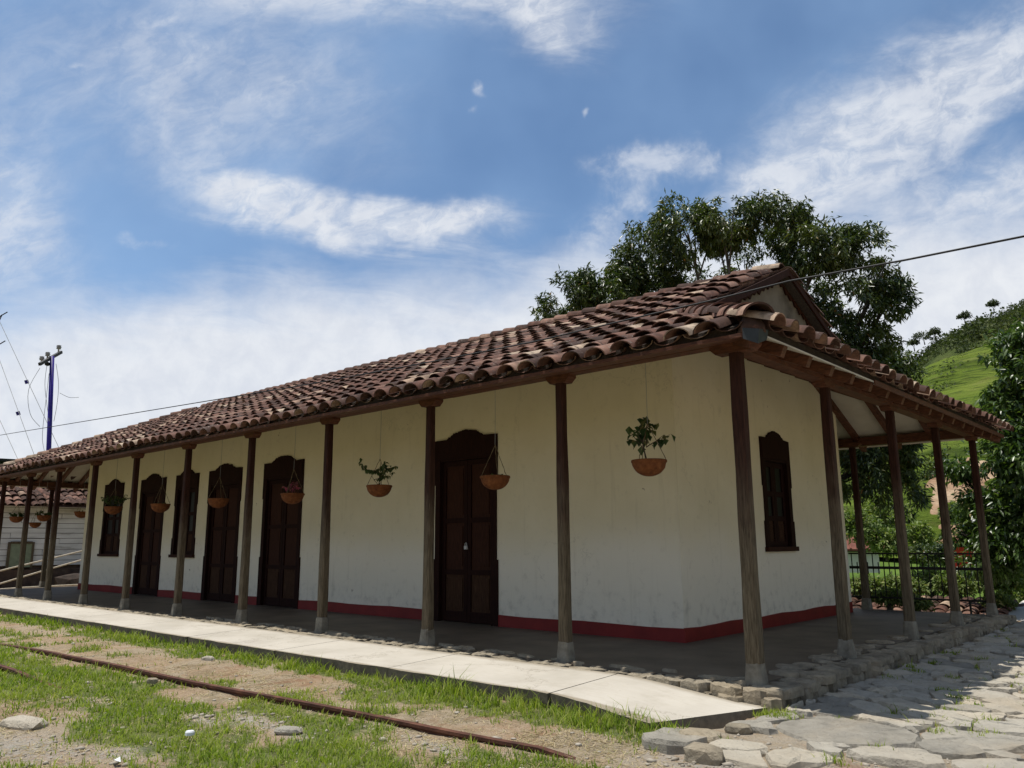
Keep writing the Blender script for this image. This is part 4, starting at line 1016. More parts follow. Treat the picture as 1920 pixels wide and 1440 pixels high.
rail('rail', list(np.linspace(-10.6, .1, 40)), 0, lambda x_: -.158 - .06 * float(sst(x_, -.45, .1)) - .04 * float(sst(-x_, 8.5, 10.5)) + .006 * math.sin(x_ * 1.7), 'long rusty rail running through dirt and grass below the walkway')
rail('rail', list(np.linspace(-14, -5.9, 24)), -.86, lambda x_: -.165 - .06 * float(sst(x_, -7.6, -6.2)), 'short exposed rusty rail end at the left edge sinking under grass')

# ------------------------------------------------------------------ loose stones, litter
def boulder(loc, sx_, sy_, sz_, label, seed, mat='edge_rock', grp='loose stones beside the walkway end'):
    R5 = random.Random(seed); import bmesh
    bm = bmesh.new(); bmesh.ops.create_icosphere(bm, subdivisions=2, radius=1.)
    for v in bm.verts:
        c_ = v.co.copy(); k = 1 + R5.uniform(-.10, .10)
        v.co = Vector((math.copysign(abs(c_.x) ** .75, c_.x) * sx_, math.copysign(abs(c_.y) ** .75, c_.y) * sy_, max(math.copysign(abs(c_.z) ** .65, c_.z), -.6) * sz_)) * k
    me = bpy.data.meshes.new('rock'); bm.to_mesh(me); bm.free(); me.materials.append(MT[mat])
    o = bpy.data.objects.new('rock', me); link(o); o.location = loc; o.rotation_euler.z = R5.uniform(0, .6); return tag(o, label, 'rock', grp)
boulder((.55, -1.95, -.15), .14, .08, .07, 'blunt brown boulder at the very front corner of the paving', 1)
boulder((.30, -1.55, -.15), .16, .12, .06, 'rounded grey boulder tucked against the end of the walkway', 2)
boulder((.62, -1.62, -.16), .20, .13, .05, 'broad flat grey boulder between paving and brown boulder', 3, 'paving_rock')
boulder((.38, -1.12, -.15), .10, .08, .045, 'small pale stone beside the walkway corner', 4)
boulder((-4.22, -4.5, -.20), .22, .12, .05, 'flat pale stone lying in the grass at the lower left', 5, 'paving_rock', None)
boulder((-6.32, -1.84, -.17), .09, .05, .05, 'small light stone on the bare path near the grass strip', 6, 'paving_rock', None)
boulder((-2.36, -3.21, -.20), .12, .07, .03, 'pale flat chip of stone below the rail in the grass', 7, 'paving_rock', None)
boulder((-5.3, -2.98, -.17), .06, .04, .035, 'reddish stone leaning on the rail', 8, 'edge_rock', None)
cap = MB(); cap.lathe((-2.72, -3.83, -.16), [(.001, .012), (.028, .010), (.034, 0), (.035, -.02)], 12); tag(cap.build('plastic_lid', 'plastic_white', loc=(-2.72, -3.83, -.16)), 'white plastic lid lying in bright grass', 'litter')
wr = MB(); wr.cm = 0; wr.add([(-2.43, -4.50, -.185), (-2.385, -4.515, -.172), (-2.37, -4.475, -.19), (-2.41, -4.465, -.165)], [(0, 1, 2, 3)]); wr.cm = 1; wr.add([(-2.43, -4.50, -.186), (-2.46, -4.49, -.195), (-2.43, -4.455, -.19), (-2.41, -4.465, -.167)], [(0, 1, 2, 3)])
tag(wr.build('candy_wrapper', ['plastic_white', 'plastic_blue'], loc=(-2.4, -4.5, -.18)), 'crumpled blue and white wrapper on bare soil', 'litter')
eg = MB(); eg.lathe((.03, -1.63, -.16), [(.001, .022), (.015, .018), (.022, 0), (.012, -.018)], 10); tag(eg.build('white_pebble', 'plastic_white', loc=(.03, -1.63, -.16), smooth=True), 'bright white pebble near the walkway end', 'pebble')

# ------------------------------------------------------------------ gravel and grass (nobody could count them)
def scatter(n, x0, x1, y0, y1, mask, near=3.):
    x = rng.uniform(x0, x1, n); y = rng.uniform(y0, y1, n)
    d = np.hypot(x - CAM.x, y - CAM.y); keep = rng.random(n) < np.clip((near / d) ** 1.3, 0, 1) * mask(x, y)
    return x[keep], y[keep], d[keep]
ico = []
import bmesh
bm = bmesh.new(); bmesh.ops.create_icosphere(bm, subdivisions=1, radius=1.); iv = np.array([v.co[:] for v in bm.verts]); iff = np.array([[v.index for v in f_.verts] for f_ in bm.faces]); bm.free()
gx, gy, gd = scatter(150000, -14, 2.6, -6.5, -.6, lambda x, y: ((.10 + .9 * gravel_m(x, y) ** 1.2) * np.where((y > -1.36) & (x < .35), 0, 1)) * (rng.random(len(x)) < .20) * (x < 2.6), 4.)
ng = min(len(gx), 11000); gx, gy = gx[:ng], gy[:ng]
gs = rng.gamma(2., .0045, ng) + .003; sc3 = gs[:, None] * rng.uniform(.6, 1.4, (ng, 3)) * np.array([1.2, 1., .55])
an = rng.uniform(0, 2 * PI, ng); vj = iv[None] * (1 + rng.uniform(-.18, .18, (ng, len(iv), 1))) * sc3[:, None]
ca2, sa2 = np.cos(an)[:, None], np.sin(an)[:, None]
VV = np.stack([vj[..., 0] * ca2 - vj[..., 1] * sa2 + gx[:, None], vj[..., 0] * sa2 + vj[..., 1] * ca2 + gy[:, None], vj[..., 2] + (ground_h(gx, gy) + gs * .25)[:, None]], -1).reshape(-1, 3)
FF = (iff[None] + (np.arange(ng) * len(iv))[:, None, None]).reshape(-1, 3)
tag(np_obj('gravel', VV, FF, 'pebble'), 'pale stone chips scattered in dirt patches of the yard', 'gravel', kind='stuff')
def blades(x, y, hmul, name, label, zfn=ground_h, base_h=.045):
    n = len(x); d = np.hypot(x - CAM.x, y - CAM.y)
    h = base_h * rng.gamma(5., .2, n) * hmul; wd = .0028 + .00085 * d * rng.uniform(.6, 1.2, n)
    a = rng.uniform(0, 2 * PI, n); ln = h * rng.uniform(.2, 1.1, n); b_ = a + rng.uniform(-.6, .6, n)
    z = zfn(x, y) - .006
    sxv, syv = -np.sin(a) * wd / 2, np.cos(a) * wd / 2
    P0 = np.stack([x, y, z], -1); Sv = np.stack([sxv, syv, 0 * z], -1)
    m1 = P0 + np.stack([np.cos(b_) * ln * .3, np.sin(b_) * ln * .3, h * .6], -1)
    tp = P0 + np.stack([np.cos(b_) * ln, np.sin(b_) * ln, h], -1)
    V = np.stack([P0 - Sv, P0 + Sv, m1 + Sv * .8, m1 - Sv * .8, tp + Sv * .1, tp - Sv * .1], 1).reshape(-1, 3)
    k = (np.arange(n) * 6)[:, None, None]; F_ = (np.array([[0, 1, 2, 3], [3, 2, 4, 5]])[None] + k).reshape(-1, 4)
    return tag(np_obj(name, V, F_, 'grass_blade'), label, 'grass', kind='stuff')
x, y, d = scatter(1500000, -22, .4, -7, -1.34, lambda x, y: grass_m(x, y) ** 1.3, 3.2)
# clumping
cl = fbm(x * 14, y * 14, 2); keep = rng.random(len(x)) < sst(cl, .25, .60); x, y = x[keep], y[keep]
x, y = x[:260000], y[:260000]
strip = 1 + 1.5 * sst(y, -1.80, -1.45) * fbm(x * 2, y * 2, 2)
blades(x, y, strip * (.45 + .9 * fbm(x * 1.3, y * 1.3, 3)), 'grass', 'patchy bright green grass growing in the railway yard')
# dead straw and thatch lying over the bare soil
x, y, d = scatter(500000, -18, .6, -6.5, -1.36, lambda x, y: (.10 + .9 * sst(fbm(x * 3 + 9, y * 3, 3), .42, .66)) * (1 - .5 * grass_m(x, y)) * (x < 1.2), 3.0)
x, y = x[:52000], y[:52000]; n = len(x); d = np.hypot(x - CAM.x, y - CAM.y)
a = rng.uniform(0, 2 * PI, n); Ls = rng.uniform(.02, .07, n); wd = .0018 + .0006 * d; z = ground_h(x, y) + .002
D_ = np.stack([np.cos(a) * Ls, np.sin(a) * Ls, rng.uniform(.0, .3, n) * Ls], -1); Sv = np.stack([-np.sin(a) * wd / 2, np.cos(a) * wd / 2, 0 * z], -1); P0 = np.stack([x, y, z], -1)
V = np.stack([P0 - Sv, P0 + Sv, P0 + D_ + Sv * .4, P0 + D_ - Sv * .4], 1).reshape(-1, 3)
tag(np_obj('dry_grass', V, np.arange(n * 4).reshape(-1, 4), 'straw'), 'dead straw and withered grass strewn over bare soil', 'dry grass', kind='stuff')
# tufts between paving stones
tx, ty = [], []
for _ in range(150):
    cx, cy = R.uniform(.3, 3.5), R.uniform(-1.9, 9)
    if R.random() < .4: cx, cy = R.uniform(1.1, 2.4), R.uniform(-.3, 3.)
    if _ < 14: cx, cy = .36 + R.uniform(-.06, .14), -.45 + R.uniform(-.12, .1)
    k = R.randint(20, 90); tx.append(np.random.default_rng(_).normal(cx, .05, k)); ty.append(np.random.default_rng(_ + 5).normal(cy, .04, k))
tx, ty = np.concatenate(tx), np.concatenate(ty)
blades(tx, ty, .75, 'weeds', 'weeds sprouting in the joints of the stone paving', lambda a, b_: ground_h(a, b_) + .015)

# ------------------------------------------------------------------ foliage machinery
def leaves_np(cent, dirs, L, W, droop):
    """cent (n,3), dirs (n,3) unit, L,W (n,)"""
    n = len(cent); d = dirs + np.array([0, 0, -1]) * droop[:, None]; d /= np.linalg.norm(d, axis=1)[:, None]
    up = rng.normal(0, 1, (n, 3)) * .5 + np.array([0, 0, 1.]); s_ = np.cross(d, up); s_ /= np.linalg.norm(s_, axis=1)[:, None] + 1e-9; nn = np.cross(s_, d)
    m1 = cent + d * (L * .45)[:, None]
    V = np.stack([cent, m1 - s_ * (W / 2)[:, None] + nn * (W * .2)[:, None], cent + d * L[:, None] - nn * (L * .12)[:, None], m1 + s_ * (W / 2)[:, None] + nn * (W * .2)[:, None], m1], 1).reshape(-1, 3)
    k = (np.arange(n) * 5)[:, None, None]
    F_ = (np.array([[0, 4, 1], [0, 3, 4], [1, 4, 2], [4, 3, 2]])[None] + k).reshape(-1, 3)
    return V, F_
def tree(name, base, clumps, ntips, leaf, mat, label, cat='tree', group=None, per=9, trunk_r=.2, limbs=True, droop=.5, shell=.55, limb_n=3, gap=.0, gapf=1.3):
    """clumps: (x,y,z,rx,ry,rz,weight). twig tips are spread in each clump's outer shell; every tip carries a whorl of leaves"""
    base = Vector(base); E = empty(name, base, label, cat, group)
    wts = np.array([c[6] * c[3] * c[4] for c in clumps]); wts = wts / wts.sum()
    tips = []; tb = MB()
    R6 = random.Random(len(clumps) * 7 + int(base.x * 10))
    cen = Vector((sum(c[0] for c in clumps), sum(c[1] for c in clumps), sum(c[2] for c in clumps))) / len(clumps)
    fork = base.lerp(Vector((cen.x, cen.y, base.z + (cen.z - base.z) * .55)), .75)
    if limbs:
        pts = [base + Vector((0, 0, -.3)), base.lerp(fork, .35) + Vector((.1, .05, 0)) * trunk_r, base.lerp(fork, .7) - Vector((.2, .1, 0)) * trunk_r, fork]
        tb.tube(pts, [trunk_r * 1.35, trunk_r, trunk_r * .9, trunk_r * .8], 10)
    for ci, c in enumerate(clumps):
        n = max(6, int(ntips * wts[ci])); cc_ = np.array(c[:3]); rr = np.array(c[3:6])
        dv = rng.normal(0, 1, (n, 3)); dv /= np.linalg.norm(dv, axis=1)[:, None]
        rad = shell + (1.06 - shell) * rng.random(n) ** .7
        rad *= .70 + .62 * fbm(dv[:, 0] * 2.2 + ci * 3.1 + 7, dv[:, 1] * 2.2 + dv[:, 2] * 1.7 + 5, 3)
        p_ = cc_ + dv * rad[:, None] * rr
        q_ = p_ * gapf; kp = (fbm(q_[:, 0] + q_[:, 2] * .7, q_[:, 1] - q_[:, 2] * .8 + 40, 3) > gap) | (rng.random(n) < .06)
        p_, dv, n = p_[kp], dv[kp], int(kp.sum())
        if n < 3: continue
        tips.append((p_, dv))
        if limbs and (ci % 2 == 0 or len(clumps) < 6):
            C_ = Vector(c[:3]); a_ = fork; mid = a_.lerp(C_, .5) + Vector((R6.uniform(-.3, .3), R6.uniform(-.3, .3), R6.uniform(-.1, .4))) * rr.mean() * .5
            r0 = trunk_r * .38 * min(1, rr.mean() / 1.2 + .3)
            tb.tube([a_, a_.lerp(mid, .6), mid, C_], [r0, r0 * .8, r0 * .62, r0 * .38], 7)
            sel = rng.choice(n, min(n, limb_n * 4), replace=False)
            for k, si in enumerate(sel):
                e = Vector(p_[si]); q = C_.lerp(e, .5) + Vector((R6.uniform(-.1, .1), R6.uniform(-.1, .1), R6.uniform(-.05, .15))) * rr.mean()
                st_ = mid.lerp(C_, R6.random()); tb.tube([st_, q, e], [r0 * .32, r0 * .2, r0 * .06], 5, cap=False)
    tp = np.concatenate([t_[0] for t_ in tips]); dv = np.concatenate([t_[1] for t_ in tips]); n = len(tp)
    cen_ = np.repeat(tp, per, 0) + rng.normal(0, leaf[0] * .28, (n * per, 3)); dd = np.repeat(dv, per, 0) * .5 + rng.normal(0, .8, (n * per, 3)); dd /= np.linalg.norm(dd, axis=1)[:, None]
    L = leaf[0] * rng.uniform(.6, 1.2, n * per); W = leaf[1] * rng.uniform(.7, 1.15, n * per)
    V, F_ = leaves_np(cen_, dd, L, W, rng.uniform(.5, 1.5, n * per) * droop)
    o = np_obj('crown', V, F_, mat, E); o['kind'] = 'stuff'
    if tb.v: tb.build('trunk', 'bark', E, True)
    return E
def pxa(px_, py_): # bearing of a direction measured off the photograph, degrees
    d = FW + RT * ((px_ - 960) / 1488.34) - UP * ((py_ - 720) / 1488.34); return math.degrees(math.atan2(d.x, d.y)), math.degrees(math.atan2(d.z, math.hypot(d.x, d.y)))
def clump(px_, py_, dist, r_px, ry=None, wt=1., dz_=1.):
    az, el = pxa(px_, py_); p_ = at(az, el, dist); k = dist / 1488.34 * 1.05; r = r_px * k; rz = (ry or r_px) * k
    return (p_.x, p_.y, p_.z, r, r, rz, wt)
# the mango tree behind the station
MD = 21.5
mc = [clump(1290, 440, MD, 90, 62), clump(1215, 470, MD + 1, 50, 60), clump(1355, 415, MD - .6, 60, 45), clump(1440, 425, MD, 75, 42), clump(1530, 470, MD - .5, 80, 48), clump(1620, 465, MD - .2, 45, 42, .9), clump(1655, 515, MD - .2, 46, 48, .9),
      clump(1600, 560, MD - .5, 60, 45), clump(1670, 560, MD, 36, 34), clump(1500, 540, MD + .5, 75, 55), clump(1400, 500, MD + 1.2, 60, 45, .6), clump(1230, 550, MD + 1, 60, 50), clump(1140, 560, MD, 52, 42), clump(1110, 530, MD, 32, 30), clump(1040, 585, MD, 40, 30), clump(1085, 545, MD, 46, 40), clump(1180, 500, MD + .5, 40, 45), clump(1170, 530, MD + .3, 34, 34),
      clump(1620, 640, MD, 48, 40), clump(1560, 620, MD, 50, 55), clump(1590, 700, MD, 60, 60), clump(1300, 560, MD + 2, 60, 40, .7),
      clump(1610, 880, MD, 75, 50), clump(1690, 930, MD, 40, 42, .9), clump(1640, 820, MD, 70, 60), clump(1720, 960, MD, 22, 28), clump(1560, 800, MD, 60, 60)]
tree('mango_tree', tuple(at(pxa(1400, 900)[0], 0, 23.5).xy) + (-2.2,), mc, 12500, (.18, .05), 'mango_leaf', 'large dark spreading mango tree rising behind the tiled roof', per=12, trunk_r=.24, droop=.7, shell=.45, limb_n=1, gap=.485, gapf=1.7)
# smaller trees right of it
tree('small_tree', tuple(at(pxa(1675, 900)[0], 0, 33).xy) + (-1.5,), [clump(1672, 690, 33, 38, 32), clump(1648, 668, 33, 22, 20), clump(1690, 745, 33, 30, 40), clump(1660, 740, 33, 40, 40)], 900, (.24, .09), 'mango_leaf', 'small dark tree beyond the roof between mango tree and pasture', per=7, trunk_r=.14, shell=.3)
# leafy tree close at the right edge
RD = 18.5
rc = [clump(1925, 650, RD, 50, 36), clump(1915, 705, RD, 36, 24, .8), clump(1915, 785, RD, 52, 50), clump(1940, 860, RD - .3, 66, 60), clump(1885, 862, RD, 44, 40), clump(1900, 950, RD, 55, 42), clump(1935, 1010, RD, 70, 42), clump(1868, 1010, RD, 38, 30), clump(1800, 880, RD + .5, 30, 18, .8), clump(1830, 940, RD + .5, 34, 22, .8), clump(1805, 998, RD + .6, 26, 20, .8), clump(1860, 1060, RD, 42, 20, .7), clump(1990, 710, RD, 80, 70), clump(2010, 900, RD, 90, 110), clump(1965, 640, RD + .4, 45, 32), clump(1868, 742, RD, 24, 16, .8)]
tree('leafy_tree', tuple(at(pxa(1975, 1000)[0], 0, RD + .5).xy) + (-1.2,), rc, 4300, (.17, .062), 'bright_leaf', 'glossy leaved tree overhanging the right edge behind the gallery corner', per=9, trunk_r=.14, droop=.6, shell=.25, limb_n=3, gap=.40, gapf=2.2)

# ------------------------------------------------------------------ hills
def polar_sheet(name, mat, az0, az1, naz, rad, zfun):
    a = np.linspace(az0, az1, naz); A_, R_ = np.meshgrid(np.radians(a), rad, indexing='ij')
    X_ = CAM.x + R_ * np.sin(A_); Y_ = CAM.y + R_ * np.cos(A_); Z_ = zfun(np.degrees(A_), R_, X_, Y_)
    n0, n1 = X_.shape; ix = np.arange(n0 * n1).reshape(n0, n1)
    F_ = np.stack([ix[:-1, :-1], ix[:-1, 1:], ix[1:, 1:], ix[1:, :-1]], -1).reshape(-1, 4)[:, ::-1]
    o = np_obj(name, np.stack([X_, Y_, Z_], -1).reshape(-1, 3), F_, mat, smooth=True); return tag(o, kind='structure')
def tan(d): return np.tan(np.radians(d))
def past_z(az, r, X_, Y_):
    crest_el = np.interp(az, [-60, -40, -25, -18, -15.2, -14.0, -12., -9.8, -5, 5, 20, 60], [2, 2.5, 4, 9.0, 10.6, 11.15, 11.7, 12.1, 13, 13.5, 11, 6])
    rc_ = 150; top = CAM.z + rc_ * tan(crest_el)
    t_ = np.clip((r - 66) / (rc_ - 66), 0, 1)
    z = .3 + (top - .3) * (.10 * sst(r, 64, 76) + .90 * t_ ** 1.05)
    z = np.where(r > rc_, top - (r - rc_) * .10, z)
    return z + (fbm(X_ * .06, Y_ * .06, 4) - .5) * 5 * sst(r, 75, 110) * .6 + (fbm(X_ * .5, Y_ * .5, 3) - .5) * .5
polar_sheet('pasture_hill', 'pasture', -70, 60, 300, np.concatenate([np.linspace(60, 152, 90), np.linspace(155, 230, 20)]), past_z)
def ridge_el(az): return np.interp(az, [-80, -60, -40, -25, -20, -17, -15, -13.5, -11.5, -8.3, -4, 4, 20, 60], [2, 2.5, 4, 6.5, 8.0, 10.0, 11.3, 12.3, 13.2, 14.0, 15, 16, 14, 9])
def for_z(az, r, X_, Y_):
    top = CAM.z + 420 * tan(ridge_el(az)); t_ = np.clip((r - 200) / 220, 0, 1)
    z = 2 + (top - 2) * t_ ** .95
    return np.where(r > 420, top - (r - 420) * .3, z) + (fbm(X_ * .02, Y_ * .02, 4) - .5) * 14 * sst(r, 230, 330)
polar_sheet('forest_hill', 'forest_floor', -80, 60, 260, np.concatenate([np.linspace(190, 430, 80), np.linspace(440, 620, 14)]), for_z)
# wood on that ridge: one mass of crowns
n = 6500; az = rng.uniform(-20, -2, n); r = rng.uniform(225, 428, n); Xc = CAM.x + r * np.sin(np.radians(az)); Yc = CAM.y + r * np.cos(np.radians(az)); Zc = for_z(az, r, Xc, Yc)
dn = fbm(Xc * .03, Yc * .03 + 4, 4); keep = rng.random(n) < np.clip(sst(dn + .15 * (1 - sst(r, 300, 400)), .40, .55) + .6 * sst(r, 385, 405), 0, 1); Xc, Yc, Zc, r = Xc[keep], Yc[keep], Zc[keep], r[keep]; n = len(Xc)
per = 46; sz = rng.gamma(6., .34, n) * (.8 + .5 * (rng.random(n) < .1)); dv = rng.normal(0, 1, (n, per, 3)); dv /= np.linalg.norm(dv, axis=2)[..., None]
c3 = np.stack([Xc, Yc, Zc + sz * .4], -1)[:, None] + dv * sz[:, None, None] * np.array([1, 1, .75]) * rng.uniform(.5, 1.1, (n, per, 1))
LL = np.repeat(sz, per) * rng.uniform(.28, .5, n * per)
V, F_ = leaves_np(c3.reshape(-1, 3), dv.reshape(-1, 3), LL, LL * .8, rng.uniform(0, .4, n * per))
tag(np_obj('wooded_slope', V, F_, 'far_leaf'), 'dark scrubby woodland covering the far hillside', 'woodland', kind='stuff')
# trees standing out on the skyline
GS = 'trees standing on the hill skyline'
for i, (px_, py_, rr, nm) in enumerate(((1732, 628, 13, 'wide flat topped tree on the ridge where the hill skyline starts'), (1752, 620, 8, 'slim tree just right of the flat topped one on the ridge'), (1862, 568, 7, 'lone thin tree high on the skyline towards the right edge'), (1808, 590, 8, 'round bush tree halfway up the ridge skyline'), (1713, 640, 7, 'lowest small tree at the left foot of the ridge skyline'))):
    c0 = clump(px_, py_, 415, rr, rr * .55); c1 = clump(px_ - rr, py_ + 3, 415, rr * .6, rr * .35); c2 = clump(px_ + rr * .8, py_ + 2, 415, rr * .6, rr * .35)
    tree('ridge_tree', (c0[0], c0[1], c0[2] - 4.5), [c0, c1, c2], 110, (.9, .5), 'far_leaf', nm, 'tree', GS, per=6, trunk_r=.22, shell=.3, limb_n=1)
# scrub dotted over the pasture
n = 260; az = rng.uniform(-17, -6, n); rr_ = rng.uniform(78, 149, n); Xc = CAM.x + rr_ * np.sin(np.radians(az)); Yc = CAM.y + rr_ * np.cos(np.radians(az)); Zc = past_z(az, rr_, Xc, Yc)
kp = fbm(Xc * .06 + 2, Yc * .06, 3) > .50; Xc, Yc, Zc = Xc[kp], Yc[kp], Zc[kp]; n = len(Xc); per = 30; sz = rng.gamma(4., .09, n)
dv = rng.normal(0, 1, (n, per, 3)); dv /= np.linalg.norm(dv, axis=2)[..., None]
c3 = np.stack([Xc, Yc, Zc + sz * .3], -1)[:, None] + dv * sz[:, None, None] * np.array([1.8, 1.8, .6]) * rng.uniform(.3, 1.1, (n, per, 1))
LL = np.repeat(sz, per) * rng.uniform(.4, .7, n * per)
V, F_ = leaves_np(c3.reshape(-1, 3), dv.reshape(-1, 3), LL, LL * .7, rng.uniform(0, .4, n * per))
tag(np_obj('pasture_scrub', V, F_, 'far_leaf'), 'small dark scrub tufts dotted over the bright pasture', 'scrub', kind='stuff')
# cut earth bank below the pasture
def bank_z(az, r, X_, Y_): return past_z(az, r, X_, Y_) + .45 * sst(az, -15.2, -14.2) * (1 - sst(az, -11.5, -10.4)) + (fbm(X_ * .9, Y_ * .9, 4) - .5) * 1.1 - .35
polar_sheet('earth_bank', 'cut_earth', -15.4, -10.2, 70, np.linspace(64, 80, 50), bank_z)

# ------------------------------------------------------------------ things in the valley behind the railing
def house(loc, w_, d_, h_, rh, rot, label, wallm, roofm, name='valley_house', grp='houses in the valley beyond the railing', over=.4, hip=False):
    E = empty(name, loc, label, 'house', grp); E.rotation_euler.z = rot
    def lb(mb, nm, mat):
        o = bpy.data.objects.new(nm, mb.mesh(nm, mat)); link(o); o.parent = E; return o
    mb = MB(); mb.bb(-w_ / 2, w_ / 2, -d_ / 2, d_ / 2, -1, h_); mb.prism([(-d_ / 2, h_), (d_ / 2, h_), (0, h_ + rh)], -w_ / 2, w_ / 2, lambda a, b2, c_: (c_, a, b2)); lb(mb, 'wall', wallm)
    for s_ in (-1, 1):
        rb = MB(); dd = d_ / 2 + over; zz_ = h_ - rh * over / (d_ / 2)
        rb.add([(-w_ / 2 - over, s_ * dd, zz_), (w_ / 2 + over, s_ * dd, zz_), (w_ / 2 + over, 0, h_ + rh + .02), (-w_ / 2 - over, 0, h_ + rh + .02), (-w_ / 2 - over, s_ * dd, zz_ + .1), (w_ / 2 + over, s_ * dd, zz_ + .1), (w_ / 2 + over, 0, h_ + rh + .12), (-w_ / 2 - over, 0, h_ + rh + .12)], [(0, 1, 2, 3), (4, 7, 6, 5), (0, 4, 5, 1), (1, 5, 6, 2), (2, 6, 7, 3), (3, 7, 4, 0)])
        nrib = int(w_ / .35)
        for k in range(nrib):
            xx = -w_ / 2 + w_ * (k + .5) / nrib; rb.tube([(xx, s_ * dd, zz_ + .1), (xx, 0, h_ + rh + .12)], .07, 5)
        lb(rb, 'roof', roofm)
    for k in (-1, 1):
        wb = MB(); wb.bb(k * w_ / 4 - .45, k * w_ / 4 + .45, -d_ / 2 - .04, -d_ / 2 + .05, h_ * .4, h_ * .8); wd = lb(wb, 'window', 'dark_void')
    return E
def vloc(px_, py_, d, dz_=0):
    az, el = pxa(px_, py_); p_ = at(az, el, d); return (p_.x, p_.y, p_.z + dz_)
house(vloc(1614, 1040, 52), 1.7, 1.9, .45, .5, HX(25), 'low house with dark red roof seen left through the railing', 'white_wall', 'red_sheet')
house(vloc(1806, 1036, 52, .1), 1.0, 1.6, .5, .14, HX(12), 'low house with thin rusty roof and red wall behind the third gallery post', 'red_paint_bright', 'red_sheet')
house(vloc(1900, 1000, 56, -.8), 3.0, 2.5, 1.6, .5, HX(5), 'pale roofed hut on the earth bank at the right edge', 'beige_wall', 'pale_sheet')
# lower outbuilding roof of clay tile, just behind the platform
ob = empty('outbuilding', (-1.2, 11.6, -1.0), 'low outbuilding whose clay tile roof shows just behind the gallery floor', 'outbuilding')
obr = MB(); obr.bb(-7.5, -.3, 10.9, 13.2, -2.2, -.62); obr.build('wall', 'beige_wall', ob)
orf = MB(); orf.add([(-8, 10.2, -.42), (-.1, 10.2, -.42), (-.1, 12.2, -.02), (-8, 12.2, -.02), (-8, 13.8, -.62), (-.1, 13.8, -.62), (-8, 10.2, -.5), (-.1, 10.2, -.5), (-.1, 13.8, -.7), (-8, 13.8, -.7)], [(0, 1, 2, 3), (3, 2, 5, 4), (6, 9, 8, 7), (0, 6, 7, 1), (4, 5, 8, 9), (0, 3, 4, 9, 6), (1, 7, 8, 5, 2)])
orf = orf.build('roof', 'pan_clay', ob)
al2 = math.atan(.2); lst = []
M0 = Matrix(((1, 0, 0), (0, math.cos(al2), math.sin(al2)), (0, -math.sin(al2), math.cos(al2)))).transposed()
lst = [(Vector((-7.9 + i * .27 + Rt.uniform(-.02, .02), 10.15 + j * .33, -.40 + j * .33 * .2)), M0 @ Matrix.Rotation(Rt.gauss(0, .05), 3, 'Z') @ Matrix.Rotation(-.05, 3, 'X')) for i in range(29) for j in range(6)]
for P_, M_ in lst:
    if P_.x < -3.6: continue
    o = bpy.data.objects.new('tile', cover_me); link(o); o.parent = orf; o.matrix_local = Matrix.Translation(P_ - origin(orf)) @ M_.to_4x4()
# pale sheet roof of a shed to its right
sh = empty('shed', (1.2, 12.5, -1.2), 'low shed with pale flat sheet roof behind the right end of the platform', 'shed')
MB().bb(.1, 2.6, 10.9, 13.4, -2.4, -.52).build('wall', 'beige_wall', sh)
def sheet(pts, name, mat, par, th_=.04):
    n = len(pts); mb = MB(); mb.add(list(pts) + [(a, b_, c_ - th_) for a, b_, c_ in pts], [tuple(range(n)), tuple(range(2 * n - 1, n - 1, -1))] + [(i, n + i, n + (i + 1) % n, (i + 1) % n) for i in range(n)]); return mb.build(name, mat, par)
sheet([(-.35, 10.3, -.30), (1.0, 10.0, -.32), (2.9, 13.2, -.34), (1.2, 13.9, -.02), (-.2, 12.6, .02)], 'roof_sheet', 'pale_sheet', sh)
sheet([(1.02, 9.98, -.34), (3.4, 10.4, -.50), (4.6, 13.2, -.52), (2.95, 13.2, -.36)], 'roof_sheet', 'pale_sheet', sh)
sheet([(-2.2, 12.9, -.12), (-1.3, 12.6, -.12), (-1.0, 14.0, -.1), (-2.0, 14.2, -.1)], 'roof_sheet', 'pale_sheet', sh)
# bushes of the valley
GB = 'bushes in the valley beyond the railing'
bl = [(1605, 985, 40, 34, 26, 'round green bush beyond the far gallery post above the red roof'), (1660, 965, 44, 42, 34, 'large round bush under the shaded mango branches'), (1660, 1015, 40, 30, 20, 'pale feathery bush next to the red roofed house'), (1715, 1010, 42, 26, 24, 'grey green bush left of the earth bank'), (1745, 1040, 38, 34, 16, 'dark low hedge bush behind the top rail'),
      (1625, 1100, 20, 30, 12, 'low bright bush behind the left part of the railing'), (1690, 1100, 20, 32, 13, 'bright weedy bush behind the middle of the railing'), (1745, 1088, 22, 30, 22, 'blue green bush behind the railing middle bay'), (1795, 1095, 20, 30, 18, 'leafy bush behind the right bay of the railing'), (1665, 1118, 17, 22, 9, 'small weed clump at the edge of the tile roof'),
      (1845, 1080, 22, 34, 22, 'bush with orange blossom right of the last gallery post'), (1890, 1080, 22, 36, 24, 'bush with orange blossom at the right picture edge'), (1875, 1130, 19, 20, 14, 'yellow green shrub beside the pale shed roof'), (1910, 1120, 24, 30, 14, 'low green shrub at the right picture edge'), (1760, 890, 78, 30, 40, 'dark tree on the pasture foot above the earth bank'), (1720, 1130, 17, 20, 6, 'weeds between tile roof and pale sheet'), (1790, 960, 60, 18, 12, 'scrub on the earth bank top'), (1835, 985, 58, 22, 16, 'scrub at the foot of the earth bank')]
